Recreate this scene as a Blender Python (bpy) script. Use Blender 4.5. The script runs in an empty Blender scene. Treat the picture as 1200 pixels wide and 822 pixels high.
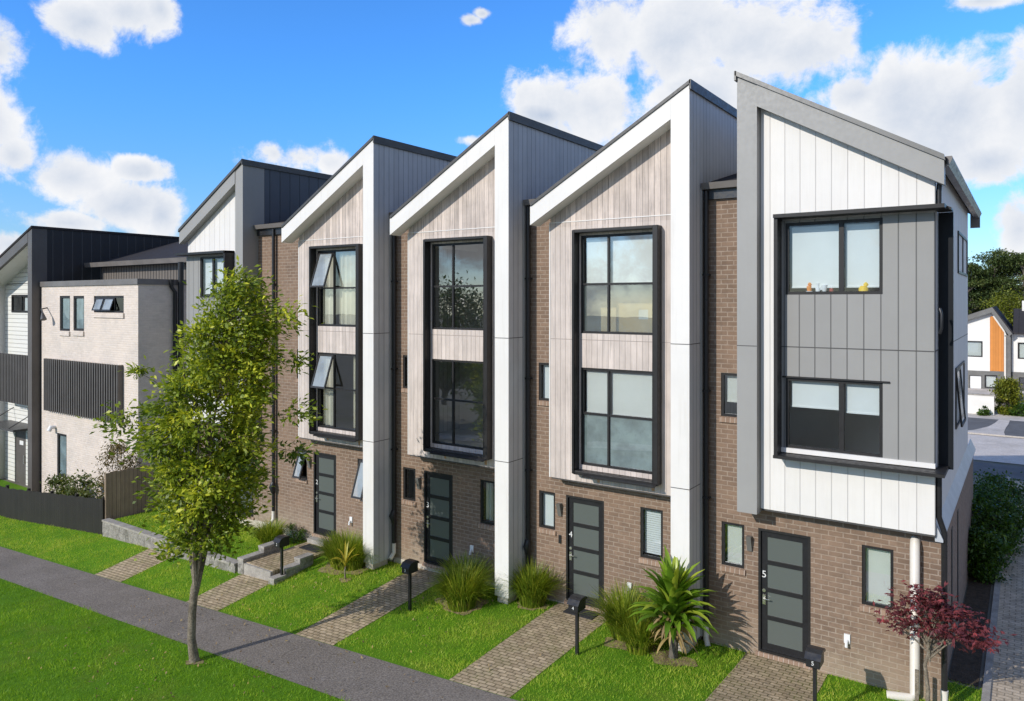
import bpy, bmesh, math, random
import numpy as np
from mathutils import Vector
R = math.radians
random.seed(7)
rng = np.random.default_rng(11)
scene = bpy.context.scene
COL = scene.collection

# ------------------------------------------------------------------ camera, sky, sun, exposure
cam_d = bpy.data.cameras.new('camera')
cam = bpy.data.objects.new('camera', cam_d)
COL.objects.link(cam)
cam.location = (14.99, -14.85, 7.424)
cam.rotation_euler = (R(90), 0, R(34.741))
cam_d.sensor_width = 36
cam_d.lens = 26.13
cam_d.shift_y = -0.0478
cam_d.clip_end = 2000
scene.camera = cam
scene.view_settings.view_transform = 'Standard'
scene.view_settings.look = 'None'
scene.view_settings.exposure = 0.0
scene.view_settings.gamma = 1.0

SUN = Vector((0.35, 1.0, -0.55)).normalized()
SUN_EL = math.asin(-SUN.z)
SUN_ROT = math.atan2(-SUN.x, -SUN.y)
sd = bpy.data.lights.new('sun', 'SUN')
sd.energy = 3.65
sd.angle = R(0.5)
sd.color = (1.0, 0.945, 0.86)
so = bpy.data.objects.new('sun', sd)
COL.objects.link(so)
so.location = (0, -20, 30)
so.rotation_euler = SUN.to_track_quat('-Z', 'Y').to_euler()

world = bpy.data.worlds.new('World')
scene.world = world
world.use_nodes = True


class NT:
    """small helper for building node trees"""
    def __init__(s, tree):
        s.t = tree
        s.n = tree.nodes
        s.l = tree.links

    def new(s, typ, **kw):
        n = s.n.new(typ)
        for k, v in kw.items():
            setattr(n, k, v)
        return n

    def put(s, sock, v):
        if v is None:
            return
        if hasattr(v, 'is_output') or isinstance(v, bpy.types.NodeSocket):
            s.l.new(v, sock)
        else:
            sock.default_value = v

    def math(s, op, a, b=None, c=None, clamp=False):
        n = s.new('ShaderNodeMath', operation=op, use_clamp=clamp)
        s.put(n.inputs[0], a)
        s.put(n.inputs[1], b)
        s.put(n.inputs[2], c)
        return n.outputs[0]

    def vmath(s, op, a, b=None, scale=None):
        n = s.new('ShaderNodeVectorMath', operation=op)
        s.put(n.inputs[0], a)
        s.put(n.inputs[1], b)
        if scale is not None:
            s.put(n.inputs['Scale'], scale)
        return n.outputs['Value'] if op in ('LENGTH', 'DOT_PRODUCT') else n.outputs[0]

    def mix(s, f, a, b, blend='MIX'):
        n = s.new('ShaderNodeMix', data_type='RGBA', blend_type=blend)
        s.put(n.inputs[0], f)
        s.put(n.inputs[6], a)
        s.put(n.inputs[7], b)
        return n.outputs[2]

    def ramp(s, f, lo, hi, a=0.0, b=1.0, smooth=True):
        n = s.new('ShaderNodeMapRange')
        if smooth:
            n.interpolation_type = 'SMOOTHSTEP'
        s.put(n.inputs[0], f)
        n.inputs[1].default_value = lo
        n.inputs[2].default_value = hi
        n.inputs[3].default_value = a
        n.inputs[4].default_value = b
        return n.outputs[0]

    def noise(s, vec, scale, detail=4, rough=0.5, dim='3D'):
        n = s.new('ShaderNodeTexNoise', noise_dimensions=dim)
        s.put(n.inputs['Vector'], vec)
        n.inputs['Scale'].default_value = scale
        n.inputs['Detail'].default_value = detail
        n.inputs['Roughness'].default_value = rough
        return n.outputs[0]

    def sep(s, v):
        n = s.new('ShaderNodeSeparateXYZ')
        s.put(n.inputs[0], v)
        return n.outputs

    def comb(s, x, y, z):
        n = s.new('ShaderNodeCombineXYZ')
        for i, v in enumerate((x, y, z)):
            s.put(n.inputs[i], v)
        return n.outputs[0]


def build_world():
    nt = NT(world.node_tree)
    nt.n.clear()
    out = nt.new('ShaderNodeOutputWorld')
    bg = nt.new('ShaderNodeBackground')
    nt.l.new(bg.outputs[0], out.inputs[0])
    sky = nt.new('ShaderNodeTexSky', sky_type='NISHITA')
    sky.sun_disc = False
    sky.sun_elevation = SUN_EL
    sky.sun_rotation = SUN_ROT
    sky.air_density = 1.0
    sky.dust_density = 0.3
    sky.ozone_density = 2.2
    tc = nt.new('ShaderNodeTexCoord')
    d = nt.vmath('NORMALIZE', tc.outputs['Generated'])
    x, y, z = nt.sep(d)
    az = nt.math('ARCTAN2', x, y)
    el = nt.math('ARCSINE', z)
    v = nt.comb(az, el, 0.0)
    tint = nt.mix(nt.ramp(el, 0.0, 0.3), (0.60, 0.80, 1.10, 1), (0.45, 1.04, 1.74, 1))
    clear = nt.vmath('MULTIPLY', sky.outputs[0], tint)
    # cloud banks of this sky: azimuth, elevation, half width, half height (radians)
    B = CLOUDS
    acc = None
    for (a, e, rx, ry) in B:
        q = nt.vmath('SUBTRACT', v, (a, e, 0.0))
        q = nt.vmath('MULTIPLY', q, (1.0 / rx, 1.0 / ry, 0.0))
        q = nt.math('SUBTRACT', 1.0, nt.vmath('LENGTH', q))
        acc = q if acc is None else nt.math('MAXIMUM', acc, q)
    # unseen broken cloud deck beyond the view, added for neutral fill light
    far = nt.noise(d, 1.7, 3, 0.5)
    far = nt.math('MULTIPLY_ADD', far, 4.0, -1.6)
    k1 = nt.ramp(az, 0.12, 0.5)
    k2 = nt.ramp(az, -1.55, -1.3, 1.0, 0.0)
    side = nt.math('MAXIMUM', k1, k2)
    far = nt.math('SUBTRACT', nt.math('MULTIPLY', nt.math('ADD', far, 2.0), side), 2.0)
    acc = nt.math('MAXIMUM', acc, far)
    acc = nt.math('MAXIMUM', acc, -1.0)
    warp = nt.new('ShaderNodeTexNoise')
    nt.l.new(d, warp.inputs['Vector'])
    warp.inputs['Scale'].default_value = 7.0
    warp.inputs['Detail'].default_value = 3
    dw = nt.vmath('ADD', d, nt.vmath('SCALE', nt.vmath('SUBTRACT', warp.outputs['Color'], (0.5, 0.5, 0.5)), None, 0.05))
    n1 = nt.noise(dw, 9.0, 14, 0.66)
    n2 = nt.noise(nt.vmath('ADD', dw, (-0.012, -0.012, 0.030)), 9.0, 8, 0.62)
    den = nt.math('MULTIPLY_ADD', nt.math('SUBTRACT', n1, 0.5), 2.7, acc)
    cov = nt.ramp(den, 0.06, 0.52)
    thick = nt.ramp(den, 0.3, 1.25)
    lit = nt.math('MULTIPLY_ADD', nt.math('SUBTRACT', n1, n2), 1.5, 0.86)
    lit = nt.math('SUBTRACT', lit, nt.math('MULTIPLY', thick, 0.6), clamp=True)
    cc = nt.mix(lit, (3.4, 4.0, 5.0, 1), (6.3, 6.35, 6.5, 1))
    cc = nt.mix(nt.math('MULTIPLY', side, 0.5), cc, (1.2, 1.15, 1.08, 1))
    col = nt.mix(cov, clear, cc)
    nt.l.new(col, bg.inputs[0])
    bg.inputs[1].default_value = 0.15


def px_cloud(px, py, rx, ry):
    """direction of a cloud bank, surveyed from the photograph, as azimuth / elevation"""
    yaw = R(34.741)
    X, Z = (px - 600) / 871.0, -(py - 353.65) / 871.0
    n = math.sqrt(1 + X * X + Z * Z)
    a = -yaw + math.atan(X)
    e = math.asin(Z / n)
    h = 1.0 / (1 + X * X)
    return (a, e, rx / 871.0 * h, ry / 871.0 * math.sqrt(h))


CLOUDS = [px_cloud(*c) for c in [
    (100, 26, 62, 40), (150, 14, 78, 40), (188, 12, 40, 34),
    (0, 60, 58, 50), (-8, 130, 56, 90), (16, 182, 40, 34),
    (82, 208, 70, 38), (162, 199, 40, 17),
    (150, 244, 76, 40), (188, 252, 30, 32), (78, 262, 80, 20), (20, 288, 60, 24),
    (352, 186, 72, 36), (322, 180, 36, 26), (385, 192, 40, 26),
    (712, 40, 84, 80), (690, 122, 100, 64), (800, 50, 130, 100), (885, 48, 130, 92), (940, 62, 100, 64), (830, 110, 130, 80),
    (1055, 110, 120, 86), (1130, 130, 130, 100), (1195, 120, 80, 100), (1000, 112, 90, 36), (1160, 188, 76, 36),
    (1194, 268, 52, 48), (1150, 0, 80, 18), (552, 24, 18, 9), (566, 16, 16, 8), (560, 165, 40, 12), (640, 135, 50, 20)]]
build_world()


# ------------------------------------------------------------------ tagging, meshes
def tag(o, label, cat, group=None, kind=None):
    if label:
        o['label'] = label
    if cat:
        o['category'] = cat
    if group:
        o['group'] = group
    if kind:
        o['kind'] = kind
    return o


def thing(name, label, cat, loc, group=None, rz=0):
    o = bpy.data.objects.new(name, None)
    o.empty_display_size = 0.2
    COL.objects.link(o)
    o.location = loc
    o.rotation_euler = (0, 0, rz)
    return tag(o, label, cat, group)


def wloc(o):
    v = Vector((0, 0, 0))
    while o is not None:
        v += Vector(o.location)
        o = o.parent
    return v


class MB:
    def __init__(s, T=None):
        s.v, s.f, s.m = [], [], []
        s.T = T
        s.mi = 0

    def face(s, pts, mi=None):
        b = len(s.v)
        for p in pts:
            s.v.append(s.T(*p) if s.T else tuple(p))
        s.f.append(tuple(range(b, b + len(pts))))
        s.m.append(s.mi if mi is None else mi)

    def solid(s, pts, faces, mi=None):
        b = len(s.v)
        for p in pts:
            s.v.append(s.T(*p) if s.T else tuple(p))
        for f in faces:
            s.f.append(tuple(b + i for i in f))
            s.m.append(s.mi if mi is None else mi)

    def box(s, x0, x1, y0, y1, z0, z1, mi=None):
        p = [(x0, y0, z0), (x1, y0, z0), (x1, y1, z0), (x0, y1, z0), (x0, y0, z1), (x1, y0, z1), (x1, y1, z1), (x0, y1, z1)]
        s.solid(p, [(0, 3, 2, 1), (4, 5, 6, 7), (0, 1, 5, 4), (1, 2, 6, 5), (2, 3, 7, 6), (3, 0, 4, 7)], mi)

    def prism_y(s, poly, y0, y1, mi=None):       # poly in (x,z)
        n = len(poly)
        p = [(x, y0, z) for x, z in poly] + [(x, y1, z) for x, z in poly]
        f = [tuple(range(n)), tuple(range(2 * n - 1, n - 1, -1))]
        f += [(i, i + n, (i + 1) % n + n, (i + 1) % n) for i in range(n)]
        s.solid(p, f, mi)

    def prism_x(s, poly, x0, x1, mi=None):       # poly in (y,z)
        n = len(poly)
        p = [(x0, y, z) for y, z in poly] + [(x1, y, z) for y, z in poly]
        f = [tuple(range(n)), tuple(range(2 * n - 1, n - 1, -1))]
        f += [(i, i + n, (i + 1) % n + n, (i + 1) % n) for i in range(n)]
        s.solid(p, f, mi)

    def tube(s, pts, rad, seg=10, mi=None, caps=True):
        pts = [Vector(p) for p in pts]
        rad = rad if isinstance(rad, (list, tuple)) else [rad] * len(pts)
        rings = []
        t0 = None
        for i, p in enumerate(pts):
            t = (pts[min(i + 1, len(pts) - 1)] - pts[max(i - 1, 0)]).normalized()
            if t0 is None:
                a = t.orthogonal().normalized()
            else:
                a = (a - t * a.dot(t)).normalized()
            t0 = t
            b = t.cross(a)
            rings.append([tuple(p + (a * math.cos(q) + b * math.sin(q)) * rad[i]) for q in [2 * math.pi * k / seg for k in range(seg)]])
        P = [q for r in rings for q in r]
        F = []
        for i in range(len(rings) - 1):
            for k in range(seg):
                F.append((i * seg + k, i * seg + (k + 1) % seg, (i + 1) * seg + (k + 1) % seg, (i + 1) * seg + k))
        if caps:
            F.append(tuple(range(seg - 1, -1, -1)))
            F.append(tuple((len(rings) - 1) * seg + k for k in range(seg)))
        s.solid(P, F, mi)

    def wall(s, x0, x1, z0, z1, y0, y1, holes, mi=None):
        """wall between y0 (front) and y1 with rectangular openings"""
        xs = sorted({x0, x1, *[h for H in holes for h in H[:2] if x0 < h < x1]})
        zs = sorted({z0, z1, *[h for H in holes for h in H[2:] if z0 < h < z1]})

        def full(i, j):
            if i < 0 or j < 0 or i >= len(xs) - 1 or j >= len(zs) - 1:
                return False
            cx, cz = (xs[i] + xs[i + 1]) / 2, (zs[j] + zs[j + 1]) / 2
            return not any(h[0] < cx < h[1] and h[2] < cz < h[3] for h in holes)
        for i in range(len(xs) - 1):
            for j in range(len(zs) - 1):
                if not full(i, j):
                    continue
                a, b, c, d = xs[i], xs[i + 1], zs[j], zs[j + 1]
                s.face([(a, y0, c), (b, y0, c), (b, y0, d), (a, y0, d)], mi)
                s.face([(b, y1, c), (a, y1, c), (a, y1, d), (b, y1, d)], mi)
                if not full(i - 1, j):
                    s.face([(a, y1, c), (a, y0, c), (a, y0, d), (a, y1, d)], mi)
                if not full(i + 1, j):
                    s.face([(b, y0, c), (b, y1, c), (b, y1, d), (b, y0, d)], mi)
                if not full(i, j - 1):
                    s.face([(a, y1, c), (b, y1, c), (b, y0, c), (a, y0, c)], mi)
                if not full(i, j + 1):
                    s.face([(a, y0, d), (b, y0, d), (b, y1, d), (a, y1, d)], mi)

    def build(s, name, mats, parent=None, smooth=False, bevel=0, recalc=True):
        me = bpy.data.meshes.new(name)
        off = wloc(parent) if parent else Vector((0, 0, 0))
        me.from_pydata([tuple(Vector(p) - off) for p in s.v], [], s.f)
        mats = mats if isinstance(mats, (list, tuple)) else [mats]
        for m in mats:
            me.materials.append(m)
        me.polygons.foreach_set('material_index', s.m)
        bm = bmesh.new()
        bm.from_mesh(me)
        if smooth or bevel:
            bmesh.ops.remove_doubles(bm, verts=bm.verts, dist=1e-5)
        if recalc:
            bmesh.ops.recalc_face_normals(bm, faces=bm.faces)
        bm.to_mesh(me)
        bm.free()
        if smooth:
            me.polygons.foreach_set('use_smooth', [True] * len(me.polygons))
            try:
                me.set_sharp_from_angle(angle=R(50))
            except Exception:
                pass
        o = bpy.data.objects.new(name, me)
        COL.objects.link(o)
        if parent:
            o.parent = parent
        if bevel:
            b = o.modifiers.new('bevel', 'BEVEL')
            b.width = bevel
            b.segments = 2
            b.limit_method = 'ANGLE'
        return o


def np_mesh(name, V, F, mat, parent=None, attr=None, smooth=False, origin=None):
    """V (n,3), F (m,k) arrays; attr = per-face random value"""
    me = bpy.data.meshes.new(name)
    V = np.asarray(V, np.float32)
    off = np.array(wloc(parent) if parent else (0, 0, 0), np.float32)
    V = V - off
    k = F.shape[1]
    me.vertices.add(len(V))
    me.vertices.foreach_set('co', V.ravel())
    me.loops.add(F.size)
    me.loops.foreach_set('vertex_index', F.astype(np.int32).ravel())
    me.polygons.add(len(F))
    me.polygons.foreach_set('loop_start', np.arange(0, F.size, k, dtype=np.int32))
    if smooth:
        me.polygons.foreach_set('use_smooth', np.ones(len(F), bool))
    me.update(calc_edges=True)
    if attr is not None:
        a = me.attributes.new('rnd', 'FLOAT', 'FACE')
        a.data.foreach_set('value', np.asarray(attr, np.float32))
    for m in (mat if isinstance(mat, (list, tuple)) else [mat]):
        me.materials.append(m)
    o = bpy.data.objects.new(name, me)
    COL.objects.link(o)
    if parent:
        o.parent = parent
    return o


# ------------------------------------------------------------------ materials
def base_mat(name, rough=0.6, spec=0.3):
    m = bpy.data.materials.new(name)
    m.use_nodes = True
    nt = NT(m.node_tree)
    b = nt.n['Principled BSDF']
    b.inputs['Roughness'].default_value = rough
    b.inputs['Specular IOR Level'].default_value = spec
    return m, nt, b


def pos(nt):
    return nt.new('ShaderNodeNewGeometry').outputs['Position']


def bump(nt, b, h, strength=0.3, dist=0.01):
    n = nt.new('ShaderNodeBump')
    n.inputs['Strength'].default_value = strength
    n.inputs['Distance'].default_value = dist
    nt.put(n.inputs['Height'], h)
    nt.l.new(n.outputs[0], b.inputs['Normal'])


def c4(c):
    return (c[0], c[1], c[2], 1.0)


def painted(name, col, rough=0.5, spec=0.35, var=0.08, dirt=0.0, scale=1.5, metallic=0.0, splash=0.0):
    m, nt, b = base_mat(name, rough, spec)
    p = pos(nt)
    n = nt.noise(p, scale, 5, 0.6)
    f = nt.ramp(n, 0.3, 0.7, 1 - var, 1 + var)
    c = nt.vmath('SCALE', c4(col)[:3], None, f)
    if dirt:
        x, y, z = nt.sep(p)
        st = nt.noise(nt.comb(nt.math('MULTIPLY', x, 9.0), nt.math('MULTIPLY', y, 9.0), nt.math('MULTIPLY', z, 0.5)), 1.0, 5, 0.65)
        c = nt.mix(nt.ramp(st, 0.5, 0.8, 0.0, dirt), c, (col[0] * 0.55, col[1] * 0.52, col[2] * 0.45, 1))
    if splash:      # dried splashes and algae at the foot
        zz = nt.sep(p)[2]
        e = nt.math('ADD', zz, nt.math('MULTIPLY', nt.math('SUBTRACT', nt.noise(p, 6.0, 6, 0.7), 0.5), 1.6))
        c = nt.mix(nt.ramp(e, -0.1, 0.75, splash, 0.0), c, (0.42, 0.40, 0.32, 1))
    nt.l.new(c, b.inputs['Base Color'])
    b.inputs['Metallic'].default_value = metallic
    nr = nt.noise(p, 14, 3, 0.5)
    nt.l.new(nt.ramp(nr, 0.3, 0.7, rough - 0.08, rough + 0.08), b.inputs['Roughness'])
    return m


def brick_mat(name, c1, c2, mortar, bw=0.27, rh=0.1, mort=0.012, haze=0.0, blot=0.5):
    m, nt, b = base_mat(name, 0.85, 0.2)
    p = pos(nt)
    x, y, z = nt.sep(p)
    v = nt.comb(nt.math('ADD', x, y), z, 0.0)
    t = nt.new('ShaderNodeTexBrick')
    nt.l.new(v, t.inputs['Vector'])
    t.offset = 0.5
    t.inputs['Color1'].default_value = c4(c1)
    t.inputs['Color2'].default_value = c4(c2)
    t.inputs['Mortar'].default_value = c4(mortar)
    t.inputs['Scale'].default_value = 1.0
    t.inputs['Mortar Size'].default_value = mort
    t.inputs['Mortar Smooth'].default_value = 0.15
    t.inputs['Bias'].default_value = 0.0
    t.inputs['Brick Width'].default_value = bw
    t.inputs['Row Height'].default_value = rh
    n = nt.noise(v, 6.5, 6, 0.7)
    n2 = nt.noise(p, 0.9, 4, 0.6)
    col = nt.mix(nt.ramp(n, 0.3, 0.75, 0.0, blot), t.outputs['Color'], (c1[0] * 0.6, c1[1] * 0.6, c1[2] * 0.62, 1), 'MIX')
    col = nt.mix(nt.ramp(n2, 0.35, 0.7, 0.0, 0.35), col, (c2[0] * 1.25, c2[1] * 1.2, c2[2] * 1.15, 1))
    if haze:      # lime bloom near the foot of the wall, with a broken edge of its own
        e = nt.math('ADD', z, nt.math('MULTIPLY', nt.math('SUBTRACT', nt.noise(p, 1.7, 6, 0.7), 0.5), 2.2))
        col = nt.mix(nt.ramp(e, -0.2, 1.1, haze, 0.0), col, (0.5, 0.42, 0.32, 1))
    nt.l.new(col, b.inputs['Base Color'])
    h = nt.math('SUBTRACT', nt.math('MULTIPLY', n, 0.35), t.outputs['Fac'])
    bump(nt, b, h, 0.7, 0.012)
    return m


def board_mat(name, col, gap, pitch, axis='x', var=0.1, gapw=0.05, streak=0.0, streakcol=None, rough=0.6, bumpd=0.012, horiz=False, gapdark=0.35, spec=0.3):
    """vertical boards (or horizontal with horiz) with shadow gaps"""
    m, nt, b = base_mat(name, rough, spec)
    p = pos(nt)
    x, y, z = nt.sep(p)
    u = {'x': x, 'y': y, 'z': z}[axis]
    s = nt.math('DIVIDE', u, pitch)
    idn = nt.math('FLOOR', s)
    fr = nt.math('FRACT', s)
    wn = nt.new('ShaderNodeTexWhiteNoise', noise_dimensions='1D')
    nt.l.new(idn, wn.inputs['W'])
    val = nt.ramp(wn.outputs['Value'], 0, 1, 1 - var, 1 + var, smooth=False)
    n = nt.noise(p, 2.0, 5, 0.6)
    val = nt.math('MULTIPLY', val, nt.ramp(n, 0.3, 0.7, 1 - var * 0.7, 1 + var * 0.7))
    c = nt.vmath('SCALE', col, None, val)
    if streak:
        off = nt.math('MULTIPLY', idn, 3.7)
        sv = nt.comb(nt.math('MULTIPLY', x, 22.0), nt.math('MULTIPLY', y, 22.0), nt.math('ADD', nt.math('MULTIPLY', z, 1.1), off))
        st = nt.noise(sv, 1.0, 6, 0.7)
        st2 = nt.noise(nt.comb(nt.math('MULTIPLY', x, 5.0), off, nt.math('MULTIPLY', z, 1.3)), 1.0, 4, 0.6)
        k = nt.math('MULTIPLY', nt.ramp(st, 0.38, 0.72), nt.ramp(st2, 0.35, 0.75, 0.25, 1.0))
        c = nt.mix(nt.math('MULTIPLY', k, streak), c, c4(streakcol))
    e = nt.math('MINIMUM', fr, nt.math('SUBTRACT', 1.0, fr))
    g = nt.ramp(e, gapw * 0.5, gapw, 1.0, 0.0)
    c = nt.mix(nt.math('MULTIPLY', g, gapdark), c, c4(gap))
    nt.l.new(c, b.inputs['Base Color'])
    bump(nt, b, nt.math('SUBTRACT', 1.0, g), 0.8, bumpd)
    return m


def glass_mat(name, r0=0.12, tint=(0.86, 0.9, 0.89)):
    m = bpy.data.materials.new(name)
    m.use_nodes = True
    nt = NT(m.node_tree)
    nt.n.clear()
    out = nt.new('ShaderNodeOutputMaterial')
    tr = nt.new('ShaderNodeBsdfTransparent')
    tr.inputs[0].default_value = c4(tint)
    gl = nt.new('ShaderNodeBsdfGlossy')
    gl.inputs['Roughness'].default_value = 0.0
    gl.inputs['Color'].default_value = (0.95, 0.97, 1, 1)
    lw = nt.new('ShaderNodeLayerWeight')
    f = nt.math('POWER', lw.outputs['Facing'], 4.0)
    f = nt.math('MULTIPLY_ADD', f, 1 - r0, r0)
    mx = nt.new('ShaderNodeMixShader')
    nt.l.new(f, mx.inputs[0])
    nt.l.new(tr.outputs[0], mx.inputs[1])
    nt.l.new(gl.outputs[0], mx.inputs[2])
    # slight waviness of real panes
    n = nt.noise(pos(nt), 1.3, 2, 0.5)
    bp = nt.new('ShaderNodeBump')
    bp.inputs['Strength'].default_value = 0.05
    bp.inputs['Distance'].default_value = 0.02
    nt.l.new(n, bp.inputs['Height'])
    nt.l.new(bp.outputs[0], gl.inputs['Normal'])
    nt.l.new(mx.outputs[0], out.inputs[0])
    return m


def film_mat(name, col, mixf, rough=0.3):
    m = bpy.data.materials.new(name)
    m.use_nodes = True
    nt = NT(m.node_tree)
    b = nt.n['Principled BSDF']
    out = nt.n['Material Output']
    b.inputs['Base Color'].default_value = c4(col)
    b.inputs['Roughness'].default_value = rough
    t = nt.new('ShaderNodeBsdfTransparent')
    t.inputs[0].default_value = (0.9, 0.93, 0.92, 1)
    n = nt.noise(pos(nt), 1.8, 3, 0.5)
    mx = nt.new('ShaderNodeMixShader')
    nt.l.new(nt.ramp(n, 0.3, 0.7, mixf - .08, mixf + .08), mx.inputs[0])
    nt.l.new(t.outputs[0], mx.inputs[1])
    nt.l.new(b.outputs[0], mx.inputs[2])
    nt.l.new(mx.outputs[0], out.inputs[0])
    return m


def leaf_mat(name, c1, c2, c3=None, trans=0.35, rough=0.45, spec=0.4, spread=0.15):
    """leaves with a colour per leaf, part of the light passing through"""
    m = bpy.data.materials.new(name)
    m.use_nodes = True
    nt = NT(m.node_tree)
    b = nt.n['Principled BSDF']
    out = nt.n['Material Output']
    at = nt.new('ShaderNodeAttribute', attribute_name='rnd')
    cr = nt.new('ShaderNodeValToRGB')
    cr.color_ramp.elements[0].color = c4(c1)
    cr.color_ramp.elements[1].color = c4(c3 or c2)
    if c3:
        e = cr.color_ramp.elements.new(0.6)
        e.color = c4(c2)
    nt.l.new(at.outputs['Fac'], cr.inputs[0])
    nt.l.new(cr.outputs[0], b.inputs['Base Color'])
    b.inputs['Roughness'].default_value = rough
    b.inputs['Specular IOR Level'].default_value = spec
    t = nt.new('ShaderNodeBsdfTranslucent')
    tc = nt.vmath('MULTIPLY', cr.outputs[0], (1.15, 1.1, 0.6))
    nt.l.new(tc, t.inputs[0])
    mx = nt.new('ShaderNodeMixShader')
    mx.inputs[0].default_value = trans
    nt.l.new(b.outputs[0], mx.inputs[1])
    nt.l.new(t.outputs[0], mx.inputs[2])
    nt.l.new(mx.outputs[0], out.inputs[0])
    return m


def ground_mat(name, c1, c2, scale=3.0, c3=None, rough=0.9, bscale=60, bd=0.01, fine=0.0):
    m, nt, b = base_mat(name, rough, 0.15)
    p = pos(nt)
    n = nt.noise(p, scale, 6, 0.65)
    c = nt.mix(nt.ramp(n, 0.3, 0.7), c4(c1), c4(c2))
    if c3:
        n3 = nt.noise(p, scale * 0.23, 4, 0.6)
        c = nt.mix(nt.ramp(n3, 0.5, 0.72), c, c4(c3))
    n2 = nt.noise(p, bscale, 3, 0.6)
    if fine:
        f = nt.ramp(n2, 0.3, 0.7, 1 - fine, 1 + fine)
        c = nt.vmath('SCALE', c, None, f)
    nt.l.new(c, b.inputs['Base Color'])
    bump(nt, b, n2, 0.5, bd)
    return m


def paver_mat(name, c1, c2, gap, bw=0.21, rh=0.105, moss=0.5, mossc=(0.10, 0.14, 0.035)):
    m, nt, b = base_mat(name, 0.9, 0.15)
    p = pos(nt)
    x, y, z = nt.sep(p)
    t = nt.new('ShaderNodeTexBrick')
    nt.l.new(nt.comb(x, y, 0.0), t.inputs['Vector'])
    t.offset = 0.5
    t.inputs['Color1'].default_value = c4(c1)
    t.inputs['Color2'].default_value = c4(c2)
    t.inputs['Mortar'].default_value = c4(gap)
    t.inputs['Scale'].default_value = 1.0
    t.inputs['Mortar Size'].default_value = 0.012
    t.inputs['Mortar Smooth'].default_value = 0.3
    t.inputs['Brick Width'].default_value = bw
    t.inputs['Row Height'].default_value = rh
    n = nt.noise(p, 5, 6, 0.7)
    n2 = nt.noise(p, 1.6, 5, 0.65)
    n3 = nt.noise(p, 40, 3, 0.6)
    c = nt.vmath('SCALE', t.outputs['Color'], None, nt.ramp(n, 0.3, 0.7, 0.72, 1.22))
    k = nt.math('MULTIPLY', nt.ramp(n2, 0.42, 0.66), nt.ramp(n, 0.36, 0.62, 0.15, 1.0))
    k = nt.math('MULTIPLY', k, nt.math('MULTIPLY_ADD', t.outputs['Fac'], 0.6, 0.4))
    c = nt.mix(nt.math('MULTIPLY', k, moss), c, c4(mossc))
    nt.l.new(c, b.inputs['Base Color'])
    bump(nt, b, nt.math('SUBTRACT', nt.math('MULTIPLY', n3, 0.3), t.outputs['Fac']), 0.8, 0.012)
    return m


M = {}
M['brick'] = brick_mat('brown_brick', (0.200, 0.137, 0.098), (0.265, 0.184, 0.132), (0.37, 0.295, 0.235), haze=0.40)
M['brick_grey'] = brick_mat('brown_brick_side', (0.21, 0.15, 0.12), (0.26, 0.19, 0.15), (0.40, 0.34, 0.29))
M['brick_pale'] = brick_mat('pale_brick', (0.63, 0.55, 0.485), (0.72, 0.635, 0.565), (0.69, 0.62, 0.555), rh=0.09, blot=0.28)
M['white'] = painted('white_panel', (0.75, 0.727, 0.695), 0.5, 0.35, 0.035, 0.22, 0.8, splash=0.55)
M['white2'] = board_mat('white_boards', (0.745, 0.72, 0.685), (0.3, 0.29, 0.28), 0.29, 'x', 0.025, 0.028, 0.2, (0.52, 0.49, 0.44), gapdark=0.38)
M['grey_panel'] = painted('grey_panel', (0.315, 0.31, 0.298), 0.5, 0.35, 0.04, 0.1, 0.7)
M['grey_boards'] = board_mat('grey_boards', (0.295, 0.29, 0.278), (0.07, 0.07, 0.07), 0.29, 'x', 0.03, 0.04, 0.1, (0.22, 0.21, 0.2), gapdark=0.7)
M['side_grey'] = board_mat('grey_side_boards', (0.56, 0.56, 0.56), (0.09, 0.09, 0.1), 0.2, 'y', 0.05, 0.06, 0.2, (0.18, 0.19, 0.2), gapdark=0.6, rough=0.45)
M['side_dark'] = board_mat('charcoal_side_boards', (0.085, 0.095, 0.115), (0.02, 0.02, 0.025), 0.42, 'y', 0.06, 0.06, 0.0, None, gapdark=0.7, rough=0.42)
M['side_light'] = board_mat('pale_side_boards', (0.72, 0.70, 0.68), (0.2, 0.2, 0.2), 0.29, 'y', 0.03, 0.03, 0.1, (0.4, 0.39, 0.37), gapdark=0.5)
M['wood'] = board_mat('weathered_boards', (0.64, 0.555, 0.50), (0.2, 0.165, 0.14), 0.142, 'x', 0.11, 0.05, 0.85, (0.37, 0.325, 0.30), gapdark=0.33, rough=0.8)
M['black'] = painted('black_aluminium', (0.022, 0.021, 0.021), 0.45, 0.3, 0.1)
M['door'] = painted('black_door_paint', (0.017, 0.017, 0.019), 0.45, 0.3, 0.1)
M['flash'] = painted('charcoal_flashing', (0.075, 0.072, 0.07), 0.45, 0.4, 0.15, 0.1)
M['flash_grey'] = painted('grey_flashing', (0.16, 0.155, 0.145), 0.4, 0.5, 0.12, 0.1)
M['gutter'] = painted('bronze_gutter', (0.17, 0.155, 0.145), 0.4, 0.45, 0.12)
M['roof'] = board_mat('roof_trays', (0.045, 0.042, 0.044), (0.02, 0.02, 0.02), 0.4, 'x', 0.06, 0.06, gapdark=0.6, rough=0.8, spec=0.08)
M['roof_x'] = board_mat('roof_trays_cross', (0.075, 0.07, 0.072), (0.02, 0.02, 0.02), 0.4, 'y', 0.06, 0.06, gapdark=0.6, rough=0.5)
M['pipe'] = painted('black_pipe', (0.02, 0.02, 0.022), 0.35, 0.45, 0.1)
M['pipe_white'] = painted('white_pipe', (0.72, 0.67, 0.6), 0.4, 0.4, 0.05, 0.1)
M['white_plastic'] = painted('white_plastic', (0.8, 0.8, 0.8), 0.4, 0.4, 0.03)
M['metal'] = painted('brushed_metal', (0.6, 0.58, 0.54), 0.3, 0.5, 0.05, metallic=0.9)
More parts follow.
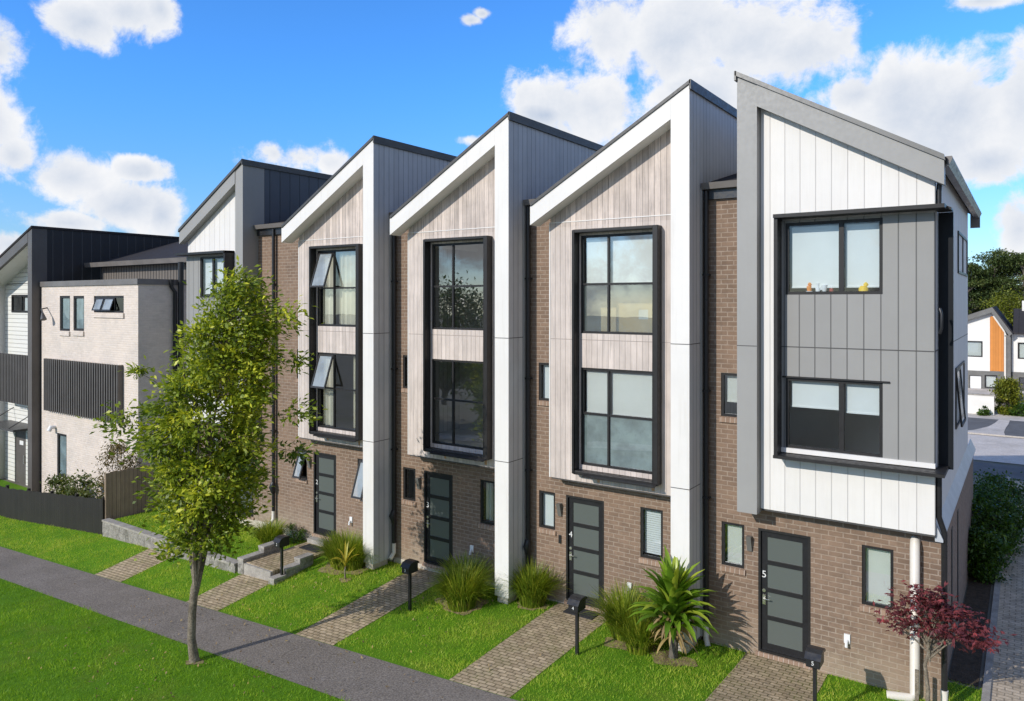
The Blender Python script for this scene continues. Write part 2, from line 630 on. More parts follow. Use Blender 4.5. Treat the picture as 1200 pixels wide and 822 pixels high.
M['conc'] = ground_mat('concrete', (0.30, 0.28, 0.25), (0.42, 0.39, 0.345), 4, (0.23, 0.21, 0.18), bscale=30, fine=0.12)
M['conc_pale'] = ground_mat('pale_concrete', (0.52, 0.47, 0.42), (0.62, 0.57, 0.52), 1.3, (0.40, 0.37, 0.33), bscale=14, fine=0.12)
M['straw'] = ground_mat('dry_straw', (0.20, 0.15, 0.085), (0.34, 0.26, 0.15), 9, (0.10, 0.08, 0.045), bscale=40, bd=0.03, fine=0.4)
M['block'] = ground_mat('split_block', (0.22, 0.205, 0.185), (0.38, 0.355, 0.32), 7, (0.17, 0.16, 0.135), bscale=22, bd=0.04, fine=0.25)
M['found'] = ground_mat('foundation', (0.5, 0.44, 0.37), (0.6, 0.54, 0.46), 3, (0.36, 0.32, 0.26), bscale=25, fine=0.12)
M['glass'] = glass_mat('window_glass', 0.23)
M['glass_b'] = glass_mat('window_glass_bluish', 0.06, (0.80, 0.85, 0.87))
M['sash_glass'] = film_mat('sash_glass', (0.62, 0.70, 0.76), 0.45, 0.12)  # pale sky reflection put into the pane colour of open sashes
M['film'] = film_mat('pale_privacy_film', (0.52, 0.58, 0.58), 0.26)
M['blind'] = painted('white_blind', (0.78, 0.78, 0.75), 0.8, 0.1, 0.03)
M['frost'] = painted('frosted_film', (0.30, 0.36, 0.36), 0.35, 0.5, 0.25, 0.0, 2.2)
M['doorglass'], _nt, _b = base_mat('obscure_glass', 0.28, 0.5)
_b.inputs['Base Color'].default_value = (0.105, 0.12, 0.112, 1)
M['curtain'] = painted('cream_curtain', (0.76, 0.72, 0.60), 0.85, 0.1, 0.06)
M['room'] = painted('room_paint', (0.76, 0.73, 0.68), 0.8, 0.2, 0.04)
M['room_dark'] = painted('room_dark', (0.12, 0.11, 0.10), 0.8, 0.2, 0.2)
M['mat'] = ground_mat('coir_mat', (0.03, 0.03, 0.032), (0.05, 0.05, 0.05), 9, bscale=80)
M['asphalt'] = ground_mat('asphalt_path', (0.192, 0.167, 0.143), (0.226, 0.198, 0.172), 1.2, (0.168, 0.148, 0.128), bscale=30, bd=0.012, fine=0.36)
M['road'] = ground_mat('road_asphalt', (0.12, 0.12, 0.122), (0.16, 0.16, 0.16), 1.0, bscale=50, fine=0.2)
M['soil'] = ground_mat('lawn_soil', (0.075, 0.18, 0.008), (0.11, 0.24, 0.010), 2.5, (0.15, 0.22, 0.02), bscale=90, bd=0.03, fine=0.35)
M['far_ground'] = ground_mat('dry_ground', (0.15, 0.14, 0.115), (0.19, 0.18, 0.15), 0.8, (0.11, 0.12, 0.07), bscale=40, fine=0.25)
M['bark_soil'] = ground_mat('garden_soil', (0.05, 0.038, 0.026), (0.09, 0.066, 0.045), 9, bscale=40, bd=0.03, fine=0.3)
M['paver'] = paver_mat('path_pavers', (0.37, 0.285, 0.185), (0.52, 0.41, 0.275), (0.20, 0.16, 0.09), moss=0.9, mossc=(0.12, 0.125, 0.035))
M['drive'] = paver_mat('drive_pavers', (0.50, 0.41, 0.30), (0.58, 0.48, 0.36), (0.33, 0.27, 0.2), bw=0.24, rh=0.12, moss=0.1)
M['fence_dark'] = board_mat('dark_palings', (0.027, 0.024, 0.021), (0.008, 0.008, 0.008), 0.15, 'x', 0.12, 0.06, 0.3, (0.03, 0.03, 0.028), gapdark=0.8)
M['fence_wood'] = board_mat('timber_palings', (0.34, 0.255, 0.185), (0.07, 0.05, 0.035), 0.15, 'y', 0.14, 0.06, 0.5, (0.2, 0.15, 0.11), gapdark=0.8, rough=0.85)
M['weather'] = board_mat('weatherboards', (0.74, 0.73, 0.68), (0.2, 0.2, 0.18), 0.2, 'z', 0.02, 0.09, gapdark=0.55)
M['dark_wall'] = board_mat('black_ribbed_wall', (0.03, 0.03, 0.032), (0.12, 0.12, 0.12), 0.42, 'y', 0.05, 0.05, gapdark=0.55, rough=0.45)
M['dark_panel'] = painted('bronze_panel', (0.115, 0.105, 0.098), 0.45, 0.35, 0.08)
M['bark'] = ground_mat('tree_bark', (0.17, 0.14, 0.105), (0.27, 0.23, 0.18), 8, (0.09, 0.075, 0.055), bscale=35, bd=0.03, fine=0.3)
M['bark_dark'] = ground_mat('pine_bark', (0.10, 0.085, 0.07), (0.16, 0.14, 0.12), 6, bscale=25, bd=0.04, fine=0.3)
M['leaf'] = leaf_mat('tree_leaves', (0.07, 0.125, 0.012), (0.30, 0.38, 0.03), (0.78, 0.78, 0.08), 0.42, 0.4)
M['grass'] = leaf_mat('grass_blades', (0.13, 0.29, 0.010), (0.35, 0.57, 0.035), (0.72, 0.74, 0.13), 0.45, 0.5, 0.3)
M['clump'] = leaf_mat('tussock_blades', (0.06, 0.11, 0.012), (0.27, 0.37, 0.03), (0.70, 0.68, 0.10), 0.4, 0.4)
M['cord'] = leaf_mat('sword_leaves', (0.09, 0.19, 0.02), (0.22, 0.38, 0.03), (0.55, 0.60, 0.07), 0.4, 0.35, 0.5)
M['dead'] = leaf_mat('dead_leaves', (0.16, 0.10, 0.05), (0.36, 0.26, 0.13), (0.5, 0.36, 0.12), 0.2, 0.7)
M['ycord'] = leaf_mat('yellow_leaves', (0.42, 0.34, 0.03), (0.6, 0.48, 0.05), (0.45, 0.42, 0.06), 0.3, 0.4)
M['maple'] = leaf_mat('maple_leaves', (0.11, 0.03, 0.038), (0.27, 0.07, 0.08), (0.56, 0.10, 0.10), 0.38, 0.5)
M['hedge'] = leaf_mat('hedge_leaves', (0.025, 0.06, 0.008), (0.06, 0.13, 0.012), (0.13, 0.22, 0.02), 0.3, 0.4)
M['shrub'] = leaf_mat('shrub_leaves', (0.05, 0.085, 0.015), (0.13, 0.17, 0.04), (0.3, 0.3, 0.1), 0.3, 0.5)
M['shrub_red'] = leaf_mat('reddish_shrub_leaves', (0.10, 0.09, 0.03), (0.2, 0.15, 0.06), (0.34, 0.26, 0.12), 0.3, 0.5)
M['pine'] = leaf_mat('pine_foliage', (0.035, 0.06, 0.016), (0.085, 0.125, 0.03), (0.16, 0.18, 0.05), 0.25, 0.6)
M['lime'] = leaf_mat('lime_foliage', (0.10, 0.13, 0.012), (0.2, 0.22, 0.02), (0.34, 0.32, 0.03), 0.3, 0.5)
M['orange_panel'] = board_mat('orange_boards', (0.62, 0.24, 0.055), (0.3, 0.1, 0.02), 0.2, 'x', 0.06, 0.05, gapdark=0.5)
M['render_white'] = painted('white_render', (0.78, 0.76, 0.72), 0.7, 0.2, 0.03)
M['beige'] = painted('beige_render', (0.62, 0.46, 0.25), 0.7, 0.2, 0.05)
M['card'] = painted('cardboard', (0.70, 0.50, 0.26), 0.8, 0.1, 0.06)
M['orange'] = painted('orange_toy', (0.8, 0.28, 0.05), 0.5, 0.3, 0.03)
M['yellow'] = painted('yellow_toy', (0.85, 0.55, 0.03), 0.5, 0.3, 0.03)
M['red_toy'] = painted('red_toy', (0.4, 0.06, 0.05), 0.5, 0.3, 0.03)
M['digit'] = painted('silver_digit', (0.75, 0.75, 0.73), 0.35, 0.5, 0.02)
M['wood_upper'] = board_mat('weathered_gable_boards', (0.63, 0.54, 0.48), (0.16, 0.13, 0.11), 0.142, 'x', 0.16, 0.05, 1.0, (0.25, 0.215, 0.20), gapdark=0.5, rough=0.8)
M['brick_sill'] = board_mat('brick_on_edge', (0.31, 0.21, 0.15), (0.46, 0.37, 0.30), 0.1, 'x', 0.16, 0.13, gapdark=0.9, rough=0.85)


# ------------------------------------------------------------------ ground
def gz(x, y):
    """height of the ground: falls gently towards the left end of the street"""
    x = np.asarray(x, float)
    y = np.asarray(y, float)
    zp = np.where(x < 7.1, 0.06 * (np.maximum(x, -26) - 7.1), np.minimum(0.06 * (x - 7.1), 0.25))
    zf = np.where(x > -11, np.clip(0.022 * (x - 4), -0.33, 0.05), -0.33 + 0.12 * (np.maximum(x, -19) + 11))
    zf = np.where(x > 13.9, 0.05, zf)
    t = np.clip((y + 3.4) / 3.4, 0, 1)
    near = zp * (1 - t) + zf * t
    k = np.clip((y - 12) / 10, 0, 1)
    return near * (1 - k) + 0.0 * k


def gzf(x, y):
    return float(gz(x, y))


def sheet(name, xs, ys, mat, dz=0.0, parent=None, kind='structure'):
    X, Y = np.meshgrid(np.asarray(xs, float), np.asarray(ys, float))
    Z = gz(X, Y) + dz
    nx, ny = len(xs), len(ys)
    V = np.stack([X, Y, Z], -1).reshape(-1, 3)
    i, j = np.meshgrid(np.arange(nx - 1), np.arange(ny - 1))
    a = (j * nx + i).ravel()
    F = np.stack([a, a + 1, a + 1 + nx, a + nx], 1)
    o = np_mesh(name, V, F, mat, parent)
    if kind:
        o['kind'] = kind
    return o


xs = np.concatenate([[-400, -200, -100, -60, -40], np.arange(-30, 22.01, 0.5), [30, 45, 70, 120, 250, 500]])
ys = np.concatenate([[-400, -200, -100, -60, -30], np.arange(-18, 14.01, 0.2), np.arange(15, 32, 1), [45, 60, 80, 120, 250, 600]])
sheet('ground', xs, ys, M['far_ground'])
sheet('lawn_soil', np.arange(-30, 14.3, 0.5), np.arange(-9.2, 0.81, 0.2), M['soil'], 0.006)
sheet('garden_edge', [13.7, 14.0, 14.29], np.arange(-3.4, 1.9, 0.2), M['soil'], 0.008)
sheet('far_footpath', np.arange(-60, 40.1, 1.0), np.arange(-22.5, -20.4, 0.5), M['conc'], 0.02)
sheet('footpath', np.arange(-60, 40.1, 0.5), np.arange(-5.06, -3.36, 0.2), M['asphalt'], 0.014)
sheet('road', np.arange(-80, 60.1, 1.0), np.arange(-19.0, -9.39, 0.5), M['road'], 0.012)
sheet('kerb', np.arange(-80, 60.1, 1.0), [-9.4, -9.2], M['conc'], 0.1)
for (x0, x1, y1) in [(5.56, 7.02, 0.80), (0.92, 2.2, 0.80), (10.15, 11.75, 0.80)]:
    sheet('paved_path', np.linspace(x0, x1, 4), np.arange(-3.45, y1 + 0.01, 0.17), M['paver'], 0.016)
for (x0, x1) in [(-3.55, -2.15), (-8.45, -6.95)]:
    sheet('paved_path', np.linspace(x0, x1, 4), np.linspace(-3.45, -1.7, 14), M['paver'], 0.016)
sheet('driveway', np.arange(14.42, 22, 0.5), np.arange(-3.4, 22.6, 0.4), M['drive'], 0.014)
sheet('garden_bed', np.arange(13.72, 14.3, 0.1), np.arange(1.9, 22, 0.4), M['bark_soil'], 0.016)
mb = MB()
mb.box(14.29, 14.42, -3.3, 22.5, -0.3, 0.105)
mb.build('driveway_kerb', M['conc'])['kind'] = 'structure'
# yard behind the row
sheet('rear_lane', np.arange(6, 60, 2.0), np.arange(22.6, 26.1, 0.5), M['road'], 0.014)
sheet('rear_footpath', np.arange(6, 60, 2.0), np.arange(26.1, 34.0, 0.7), M['conc_pale'], 0.02)
sheet('rear_road', np.arange(6, 60, 2.0), np.arange(33.9, 41.0, 0.7), M['road'], 0.018)
sheet('rear_yard', np.arange(6, 60, 2.0), np.arange(40.9, 60, 1.0), M['conc_pale'], 0.012)


def fan():
    '''pale vehicle crossing that fans out towards the lane'''
    m = MB()
    e0 = [(13.55, 41), (13.35, 39), (13.1, 37.4), (12.5, 35.6), (11.6, 34)]
    e1 = [(14.1, 41), (14.05, 39), (13.95, 37.4), (13.9, 35.6), (14.0, 34)]
    for i in range(4):
        m.face([(*e0[i], .035), (*e0[i + 1], .035), (*e1[i + 1], .035), (*e1[i], .035)])
    m.build('rear_crossing', M['conc_pale'])['kind'] = 'structure'


fan()
mb = MB()
mb.box(6, 60, 33.95, 34.05, -.1, .1)
mb.build('rear_kerb', M['conc_pale'])['kind'] = 'structure'


# ------------------------------------------------------------------ shared builders
def window(parent, T, x0, x1, z0, z1, y, vs=(), hs=(), fw=0.055, bw=0.05, blind=None, label=None, name='window', open_cells=(), glass=None, swing=0.34, depth=0.07):
    """frame in local x/z at front plane y; vs, hs = positions of bars; panes and blinds are its sub-parts"""
    f = MB(T)
    f.box(x0, x0 + fw, y, y + depth, z0, z1)
    f.box(x1 - fw, x1, y, y + depth, z0, z1)
    f.box(x0 + fw, x1 - fw, y + .001, y + depth, z0, z0 + fw)
    f.box(x0 + fw, x1 - fw, y + .001, y + depth, z1 - fw, z1)
    for v in vs:
        f.box(v - bw / 2, v + bw / 2, y + .004, y + depth - .004, z0 + fw, z1 - fw)
    xe = [x0 + fw] + [q for v in vs for q in (v - bw / 2, v + bw / 2)] + [x1 - fw]
    for h in hs:
        for i in range(0, len(xe), 2):
            f.box(xe[i], xe[i + 1], y + .006, y + depth - .006, h - bw / 2, h + bw / 2)
    ze = [z0 + fw] + [q for h in hs for q in (h - bw / 2, h + bw / 2)] + [z1 - fw]
    w = f.build(name, M['black'], parent)
    if label:
        w['label'] = label
    g = MB(T)
    sash = MB(T)
    sg = MB(T)
    for i in range(0, len(xe), 2):
        for j in range(0, len(ze), 2):
            a, b, c, d = xe[i], xe[i + 1], ze[j], ze[j + 1]
            if (i // 2, j // 2) in open_cells:
                o = swing * (d - c)      # top-hung sash swung outwards
                t = 0.05

                def P(x, zz, yy=0.0):
                    k = (d - zz) / (d - c)
                    return (x, y - o * k + yy, zz)
                for (xa, xb, za, zb) in [(a, a + t, c, d), (b - t, b, c, d), (a + t, b - t, c, c + t), (a + t, b - t, d - t, d)]:
                    pp = [P(xa, za), P(xb, za), P(xb, za, .04), P(xa, za, .04), P(xa, zb), P(xb, zb), P(xb, zb, .04), P(xa, zb, .04)]
                    sash.solid(pp, [(0, 3, 2, 1), (4, 5, 6, 7), (0, 1, 5, 4), (1, 2, 6, 5), (2, 3, 7, 6), (3, 0, 4, 7)])
                sg.face([P(a + t, c + t, .02), P(b - t, c + t, .02), P(b - t, d - t, .02), P(a + t, d - t, .02)])
            else:
                g.face([(a, y + .035, c), (b, y + .035, c), (b, y + .035, d), (a, y + .035, d)])
    if g.f:
        g.build('pane', glass or M['glass'], w, recalc=False)
    if sash.f:
        sash.build('open_sash', M['black'], w)
        sg.build('pane', M['sash_glass'], w, recalc=False)
    if blind:
        for (bx0, bx1, bz0, bz1, kind) in blind:
            k = MB(T)
            yy = y + depth + .05
            if kind == 'curtain':
                n = max(6, int((bx1 - bx0) / 0.035))
                for q in range(n):
                    xa = bx0 + (bx1 - bx0) * q / n
                    xb = bx0 + (bx1 - bx0) * (q + 1) / n
                    ya = yy + .05 + .045 * math.sin(q * 1.05) + 0.015 * math.sin(q * 2.3)
                    yb = yy + .05 + .045 * math.sin((q + 1) * 1.05) + 0.015 * math.sin((q + 1) * 2.3)
                    k.face([(xa, ya, bz0), (xb, yb, bz0), (xb, yb, bz1), (xa, ya, bz1)])
                k.build('curtain', M['curtain'], w, smooth=True, recalc=False)
            elif kind == 'slat':
                n = int((bz1 - bz0) / 0.05)
                for q in range(n):
                    zc = bz0 + (bz1 - bz0) * (q + .5) / n
                    k.box(bx0, bx1, yy, yy + .02, zc - .022, zc + .02)
                k.build('blind', M['blind'], w)
            elif kind == 'film':
                k.face([(bx0, y + .045, bz0), (bx1, y + .045, bz0), (bx1, y + .045, bz1), (bx0, y + .045, bz1)])
                k.build('privacy_film', M['film'], w, recalc=False)
            elif kind == 'frost':
                k.face([(bx0, y + .045, bz0), (bx1, y + .045, bz0), (bx1, y + .045, bz1), (bx0, y + .045, bz1)])
                k.build('frosted_film', M['frost'], w, recalc=False)
            else:
                k.box(bx0, bx1, yy, yy + .006, bz0, bz1)
                k.box(bx0, bx1, yy - .012, yy + .018, bz0 - .03, bz0)
                k.build('blind', M['blind'], w)
    return w


def text_part(name, txt, size, loc, mat, parent, rz=0.0, thick=0.004):
    cu = bpy.data.curves.new(name, 'FONT')
    cu.body = txt
    cu.size = size
    cu.extrude = thick
    cu.align_x = 'CENTER'
    cu.align_y = 'CENTER'
    tmp = bpy.data.objects.new(name + '_curve', cu)
    COL.objects.link(tmp)
    dg = bpy.context.evaluated_depsgraph_get()
    me = bpy.data.meshes.new_from_object(tmp.evaluated_get(dg))
    bpy.data.objects.remove(tmp)
    me.materials.clear()
    me.materials.append(mat)
    o = bpy.data.objects.new(name, me)
    COL.objects.link(o)
    o.rotation_euler = (R(90), 0, rz)
    if parent:
        o.parent = parent
        o.location = Vector(loc) - wloc(parent)
    else:
        o.location = loc
    return o


def door(parent, T, x0, x1, z0, z1, y, number, hx=0, pos_text=None, label=None):
    f = MB(T)
    fw = 0.05
    f.box(x0, x0 + fw, y - .02, y + .1, z0, z1)
    f.box(x1 - fw, x1, y - .02, y + .1, z0, z1)
    f.box(x0 + fw, x1 - fw, y - .019, y + .1, z1 - fw, z1)
    f.box(x0 + fw, x1 - fw, y - .03, y + .1, z0, z0 + .045)
    d = f.build('door_frame', M['black'], parent)
    a, b, c, e = x0 + fw, x1 - fw, z0 + .045, z1 - fw
    leaf = MB(T)
    s = 0.12
    zt, zb = e - .12, c + .14
    n = 4
    bar = .085
    h = (zt - zb - bar * (n - 1)) / n
    holes = [(a + s, b - s, zb + i * (h + bar), zb + i * (h + bar) + h) for i in range(n)]
    leaf.wall(a, b, c, e, y + .03, y + .075, holes)
    D = leaf.build('door', M['door'], parent)
    if label:
        D['label'] = label
    g = MB(T)
    for q in holes:
        g.box(q[0], q[1], y + .045, y + .06, q[2], q[3])
    g.build('pane', M['doorglass'], D)
    for q in holes[1:]:
        bars = MB(T)
        bars.box(q[0], q[1], y + .018, y + .045, q[2] - .014, q[2] + .008)
        bars.build('glazing_bead', M['black'], D)
    hd = MB(T)
    hx = a + .06
    hz = z0 + 1.08
    hd.box(hx - .03, hx + .03, y + .012, y + .03, hz - .1, hz + .1)
    hd.tube([(hx, y + .02, hz + .03), (hx, y - .04, hz + .03), (hx + .13, y - .045, hz + .03)], .012, 8)
    hd.tube([(hx, y + .012, hz + .19), (hx, y + .032, hz + .19)], .035, 12)
    hd.build('handle', M['metal'], D)
    if number:
        p = T(a + .06, y + .024, z0 + 1.60) if T else (a + .06, y + .024, z0 + 1.60)
        text_part('house_number', number, 0.2, p, M['digit'], D)
    return D


def sill(parent, T, x0, x1, z0, y):
    m = MB(T)
    m.prism_x([(y - .045, z0 - .12), (y + .06, z0 - .12), (y + .06, z0 - .005), (y - .035, z0 - .02)], x0 - .03, x1 + .03)
    return m.build('window_sill', M['brick_sill'], parent)


def wall_lamp(parent, T, x, y, z):
    m = MB(T)
    m.prism_x([(y - .13, z + .16), (y, z + .16), (y, z - .16), (y - .035, z - .16)], x - .05, x + .05)
    return m.build('wall_lamp', M['flash_grey'], parent)


def outlet(parent, T, x, y, z):
    m = MB(T)
    m.box(x - .055, x + .055, y - .03, y, z + .02, z + .2)
    o = m.build('wall_socket', M['white_plastic'], parent)
    k = MB(T)
    k.tube([(x, y - .03, z + .08), (x, y - .08, z + .06), (x, y - .09, z - .03)], .03, 8)
    k.build('plug', M['white_plastic'], o)
    return o


def downpipe(parent, pts, r=0.05, mat='pipe', boot=True, brackets=()):
    m = MB()
    m.tube(pts, r, 12)
    for zb in brackets:
        x, y = pts[0][0], pts[0][1]
        m.box(x - r - .02, x + r + .02, y - r - .01, y + r + .03, zb - .02, zb + .02)
    o = m.build('downpipe', M[mat], parent, smooth=True)
    return o


def room(parent, X0, X1, y0, y1, zs, floor_z=0.1):
    """floors, a rear partition and ceilings seen through the panes"""
    m = MB()
    for z in zs:
        m.box(X0, X1, y0, y1, z - .13, z + .1)
    m.build('floor_slab', M['room'], parent)
    p = MB()
    p.box(X0, X1, y1 - .12, y1, floor_z, zs[-1])
    p.build('partition', M['room'], parent)


SL = 0.572


# ------------------------------------------------------------------ the three white-pillared townhouses
def unit_a(Xp, number, label, opts):
    root = thing('townhouse', label, 'townhouse', (Xp - 2.3, 0.8, 0), 'terraced townhouses')

    def T(u, y, z):
        return (Xp + u, y, z)
    YB = 0.8
    L = opts.get('left', -4.6)
    holes = [(-3.46, -2.42, 0.15, 2.71), (-4.24, -3.77, 1.79, 2.71), (-1.49, -0.94, 1.58, 2.73)]
    b = MB(T)
    b.wall(L, -0.06, -0.6, 3.2, YB, YB + .24, holes)
    b.wall(L, -3.7, 3.2, 9.66, YB, YB + .24, [(-4.25, -3.8, 4.96, 5.9)])
    b.build('brick_wall', M['brick'], root)
    fo = MB(T)
    fo.box(L, -3.46, YB - .012, YB + .1, -0.6, 0.075)
    fo.box(-2.42, -.1, YB - .012, YB + .1, -0.6, 0.075)
    fo.box(-3.46, -2.42, YB - .012, YB + .1, -0.6, 0.06)
    fo.build('foundation', M['found'], root)
    st = MB(T)
    st.prism_x([(YB - .05, .06), (YB + .2, .06), (YB + .2, .15), (YB - .03, .14)], -3.5, -2.38)
    st.build('door_sill', M['brick_sill'], root)

    def Rz(u):
        return 12.02 + SL * u
    # weathered board front with the two tall openings
    wd = MB(T)
    wins = [(-2.83, -0.9, 6.68, 8.97), (-2.83, -0.9, 3.6, 5.88)]
    wd.wall(-3.66, -0.05, 3.2, 9.2, .4, .52, wins)
    wd.prism_y([(-3.66, 9.2), (-.05, 9.2), (-.05, Rz(-.05) - .45), (-3.66, Rz(-3.66) - .45)], .4, .52, 1)
    wd.box(-3.66, -.05, .52, .8, 3.2, 3.26)
    wc = wd.build('timber_cladding', [M['wood'], M['wood_upper']], root)
    tr = MB(T)
    tr.box(-3.69, -3.66, .392, .8, 3.2, 9.32)
    tr.build('corner_trim', M['white'], wc)
    ln = MB(T)
    ln.box(-3.655, -.42, .388, .4, 9.305, 9.325)
    ln.build('batten', M['white'], wc)
    for (a, b_) in [(-3.655, -2.945), (-2.83, -.9), (-.785, -.415)]:
        bj = MB(T)
        bj.box(a, b_, .397, .4, 6.525, 6.537)
        bj.build('board_joint', M['joint'], wc)
    ds = MB(T)
    ds.box(-3.63, -.05, .41, .8, 3.165, 3.2)
    ds.build('drip_flashing', M['flash'], wc)
    for (u, w) in [(-2.35, .03), (-1.0, .035)]:
        rs = MB(T)
        rs.box(u - w, u + w, .396, .4, 3.24, 3.36)
        rs.build('rust_stain', M['rust'], wc)
    # black window surround
    s = MB(T)
    s.box(-2.94, -2.87, .17, .4, 3.42, 9.09)
    s.box(-0.91, -0.79, .17, .4, 3.42, 9.09)
    s.box(-2.87, -0.91, .17, .4, 9.02, 9.09)
    s.box(-2.87, -0.91, .17, .4, 3.42, 3.5)
    s.build('window_surround', M['black'], root, bevel=.012)
    lip = MB(T)
    lip.prism_x([(.05, 3.4), (.17, 3.42), (.17, 3.46), (.05, 3.43)], -2.6, -0.82)
    lip.build('drip_tray', M['black'], root)
    up, lo = opts['upper'], opts['lower']
    window(root, T, -2.83, -0.9, 6.68, 8.97, .43, (-2.12,), (7.83,), blind=up.get('blind'), open_cells=up.get('open', ()))
    window(root, T, -2.83, -0.9, 3.6, 5.88, .43, (-2.12,), (4.81,), blind=lo.get('blind'), open_cells=lo.get('open', ()))
    # brick-level openings
    door(root, T, -3.46, -2.42, .15, 2.71, YB + .02, number)
    w = window(root, T, -4.24, -3.77, 1.79, 2.71, YB + .02, glass=M['glass_b'], blind=opts.get('small'), open_cells=opts.get('small_open', ()))
    sill(w, T, -4.24, -3.77, 1.79, YB)
    w = window(root, T, -1.49, -0.94, 1.58, 2.73, YB + .02, glass=M['glass_b'], blind=opts.get('right'), open_cells=opts.get('right_open', ()))
    sill(w, T, -1.49, -0.94, 1.58, YB)
    w = window(root, T, -4.25, -3.8, 4.96, 5.9, YB + .02, glass=M['glass_b'], blind=opts.get('mid'))
    sill(w, T, -4.25, -3.8, 4.96, YB)
    wall_lamp(root, T, -3.62, YB, 2.33)
    if opts.get('bell'):
        q = MB(T)
        q.box(-3.66, -3.59, YB - .025, YB, 1.5, 1.7)
        q.build('doorbell', M['pipe'], root)
    outlet(root, T, -1.75, YB, .74)
    # pillar and side wall
    gl = gzf(Xp, 0)
    pl = MB(T)
    zt, zl = Rz(0) - .07, Rz(-.41) - .07
    pl.prism_y([(-.41, gl + .17), (.002, gl + .17), (.002, zt), (-.41, zl)], -.02, 0.01, 0)
    pl.box(-.41, -.11, .01, .6, gl + .17, 11.2, 0)
    pl.prism_y([(-.41, 11.2), (-.11, 11.2), (-.11, Rz(-.11) - .1), (-.41, Rz(-.41) - .1)], .01, .6, 0)
    for z in (6.53, 3.5):
        pl.box(-.412, .004, -.0225, -.018, z - .008, z + .008, 1)
    P = pl.build('pillar', [M['white'], M['flash']], root)
    q = MB(T)
    q.box(-.36, -.06, .03, .6, -.6, gl + .17)
    q.build('plinth', M['found'], P)
    sw = MB(T)
    sw.box(-.11, 0, .012, 8.2, gl + .17, Rz(0) - .1)
    W = sw.build('side_wall', M['side_grey'], root)
    for z in (6.53, 3.5):
        q = MB(T)
        q.box(0, .003, .0, .62, z - .008, z + .008)
        q.build('panel_joint', M['flash'], W)
    q = MB(T)
    q.box(0.0, .035, .62, .68, gl + .17, 9.9)
    q.build('corner_trim', M['grey_panel'], W)
    # roof, rake and flashings
    rf = MB(T)
    rf.prism_y([(-3.97, Rz(-3.97) - .09), (.03, Rz(.03) - .09), (.03, Rz(.03)), (-3.97, Rz(-3.97))], .03, 8.3)
    ro = rf.build('roof', M['roof'], root)
    fl = MB(T)
    fl.prism_y([(-3.94, Rz(-3.94) - .065), (.03, Rz(.03) - .065), (.03, Rz(.03) + .012), (-3.94, Rz(-3.94) + .012)], -.05, .03)
    fl.box(.005, .045, -.05, 8.3, Rz(0) - .17, Rz(0) + .03)
    fl.build('flashing', M['flash'], ro)
    fa = MB(T)
    fa.prism_y([(-3.97, Rz(-3.97) - .50), (-.412, Rz(-.412) - .50), (-.412, Rz(-.412) - .066), (-3.97, Rz(-3.97) - .066)], -.02, .398)
    fa.build('rake_fascia', M['white'], ro)
    # little lean-to between the neighbour's side wall and this gable
    lt = MB(T)
    lt.prism_x([(.66, 9.86), (3.3, 10.52), (3.3, 10.6), (.64, 9.95)], L + .03, -3.72)
    lt.build('lean_to_roof', M['roof'], root)
    gt = MB(T)
    gt.prism_x([(.60, 9.83), (.72, 9.83), (.72, 9.96), (.56, 9.965)], L + .03, -3.98)
    gt.box(L + .03, -3.72, .72, .84, 9.62, 9.86, 1)
    gt.build('gutter', [M['gutter'], M['pipe']], root)
    # rear and left walls
    rw = MB(T)
    rw.box(L, -.11, 8.0, 8.19, -.6, 9.3)
    rw.prism_y([(-3.9, 9.3), (-.11, 9.3), (-.11, Rz(-.11) - .1), (-3.9, Rz(-3.9) - .1)], 8.0, 8.19)
    rw.box(-3.95, -3.85, 1.04, 8.0, 9.0, Rz(-3.95) - .02)
    rw.build('rear_wall', M['white'], root)
    room(root, Xp + L + .02, Xp - .12, 1.05, 3.9, [.05, 3.25, 6.35, 9.35])
    if 'pipe' in opts:
        px_, zb = opts['pipe']
        g0 = gzf(px_, .6)
        d = downpipe(root, [(px_, .70, 9.8), (px_, .70, zb)], .055, brackets=(8, 5.5, 3.2))
        k = MB()
        k.tube([(px_, .69, zb + .95), (px_, .64, zb + .8), (px_, .69, zb + .62)], [.07, .1, .07], 10)
        k.build('rain_diverter', M['pipe'], d, smooth=True)
        k = MB()
        k.tube([(px_, .70, zb + .02), (px_, .70, zb - .25), (px_, .55, zb - .4)], .06, 12)
        k.build('pipe_boot', M['pipe_white'], d, smooth=True)
    return root


M['joint'] = painted('board_joint', (0.33, 0.28, 0.25), 0.9, 0.1, 0.1)
M['fin'] = painted('shaded_black_fin', (0.010, 0.012, 0.015), 0.5, 0.15, 0.1)  # black aluminium with the bay corner's shade put into a darker colour
M['rust'] = painted('rust_stain', (0.55, 0.33, 0.19), 0.9, 0.1, 0.2)

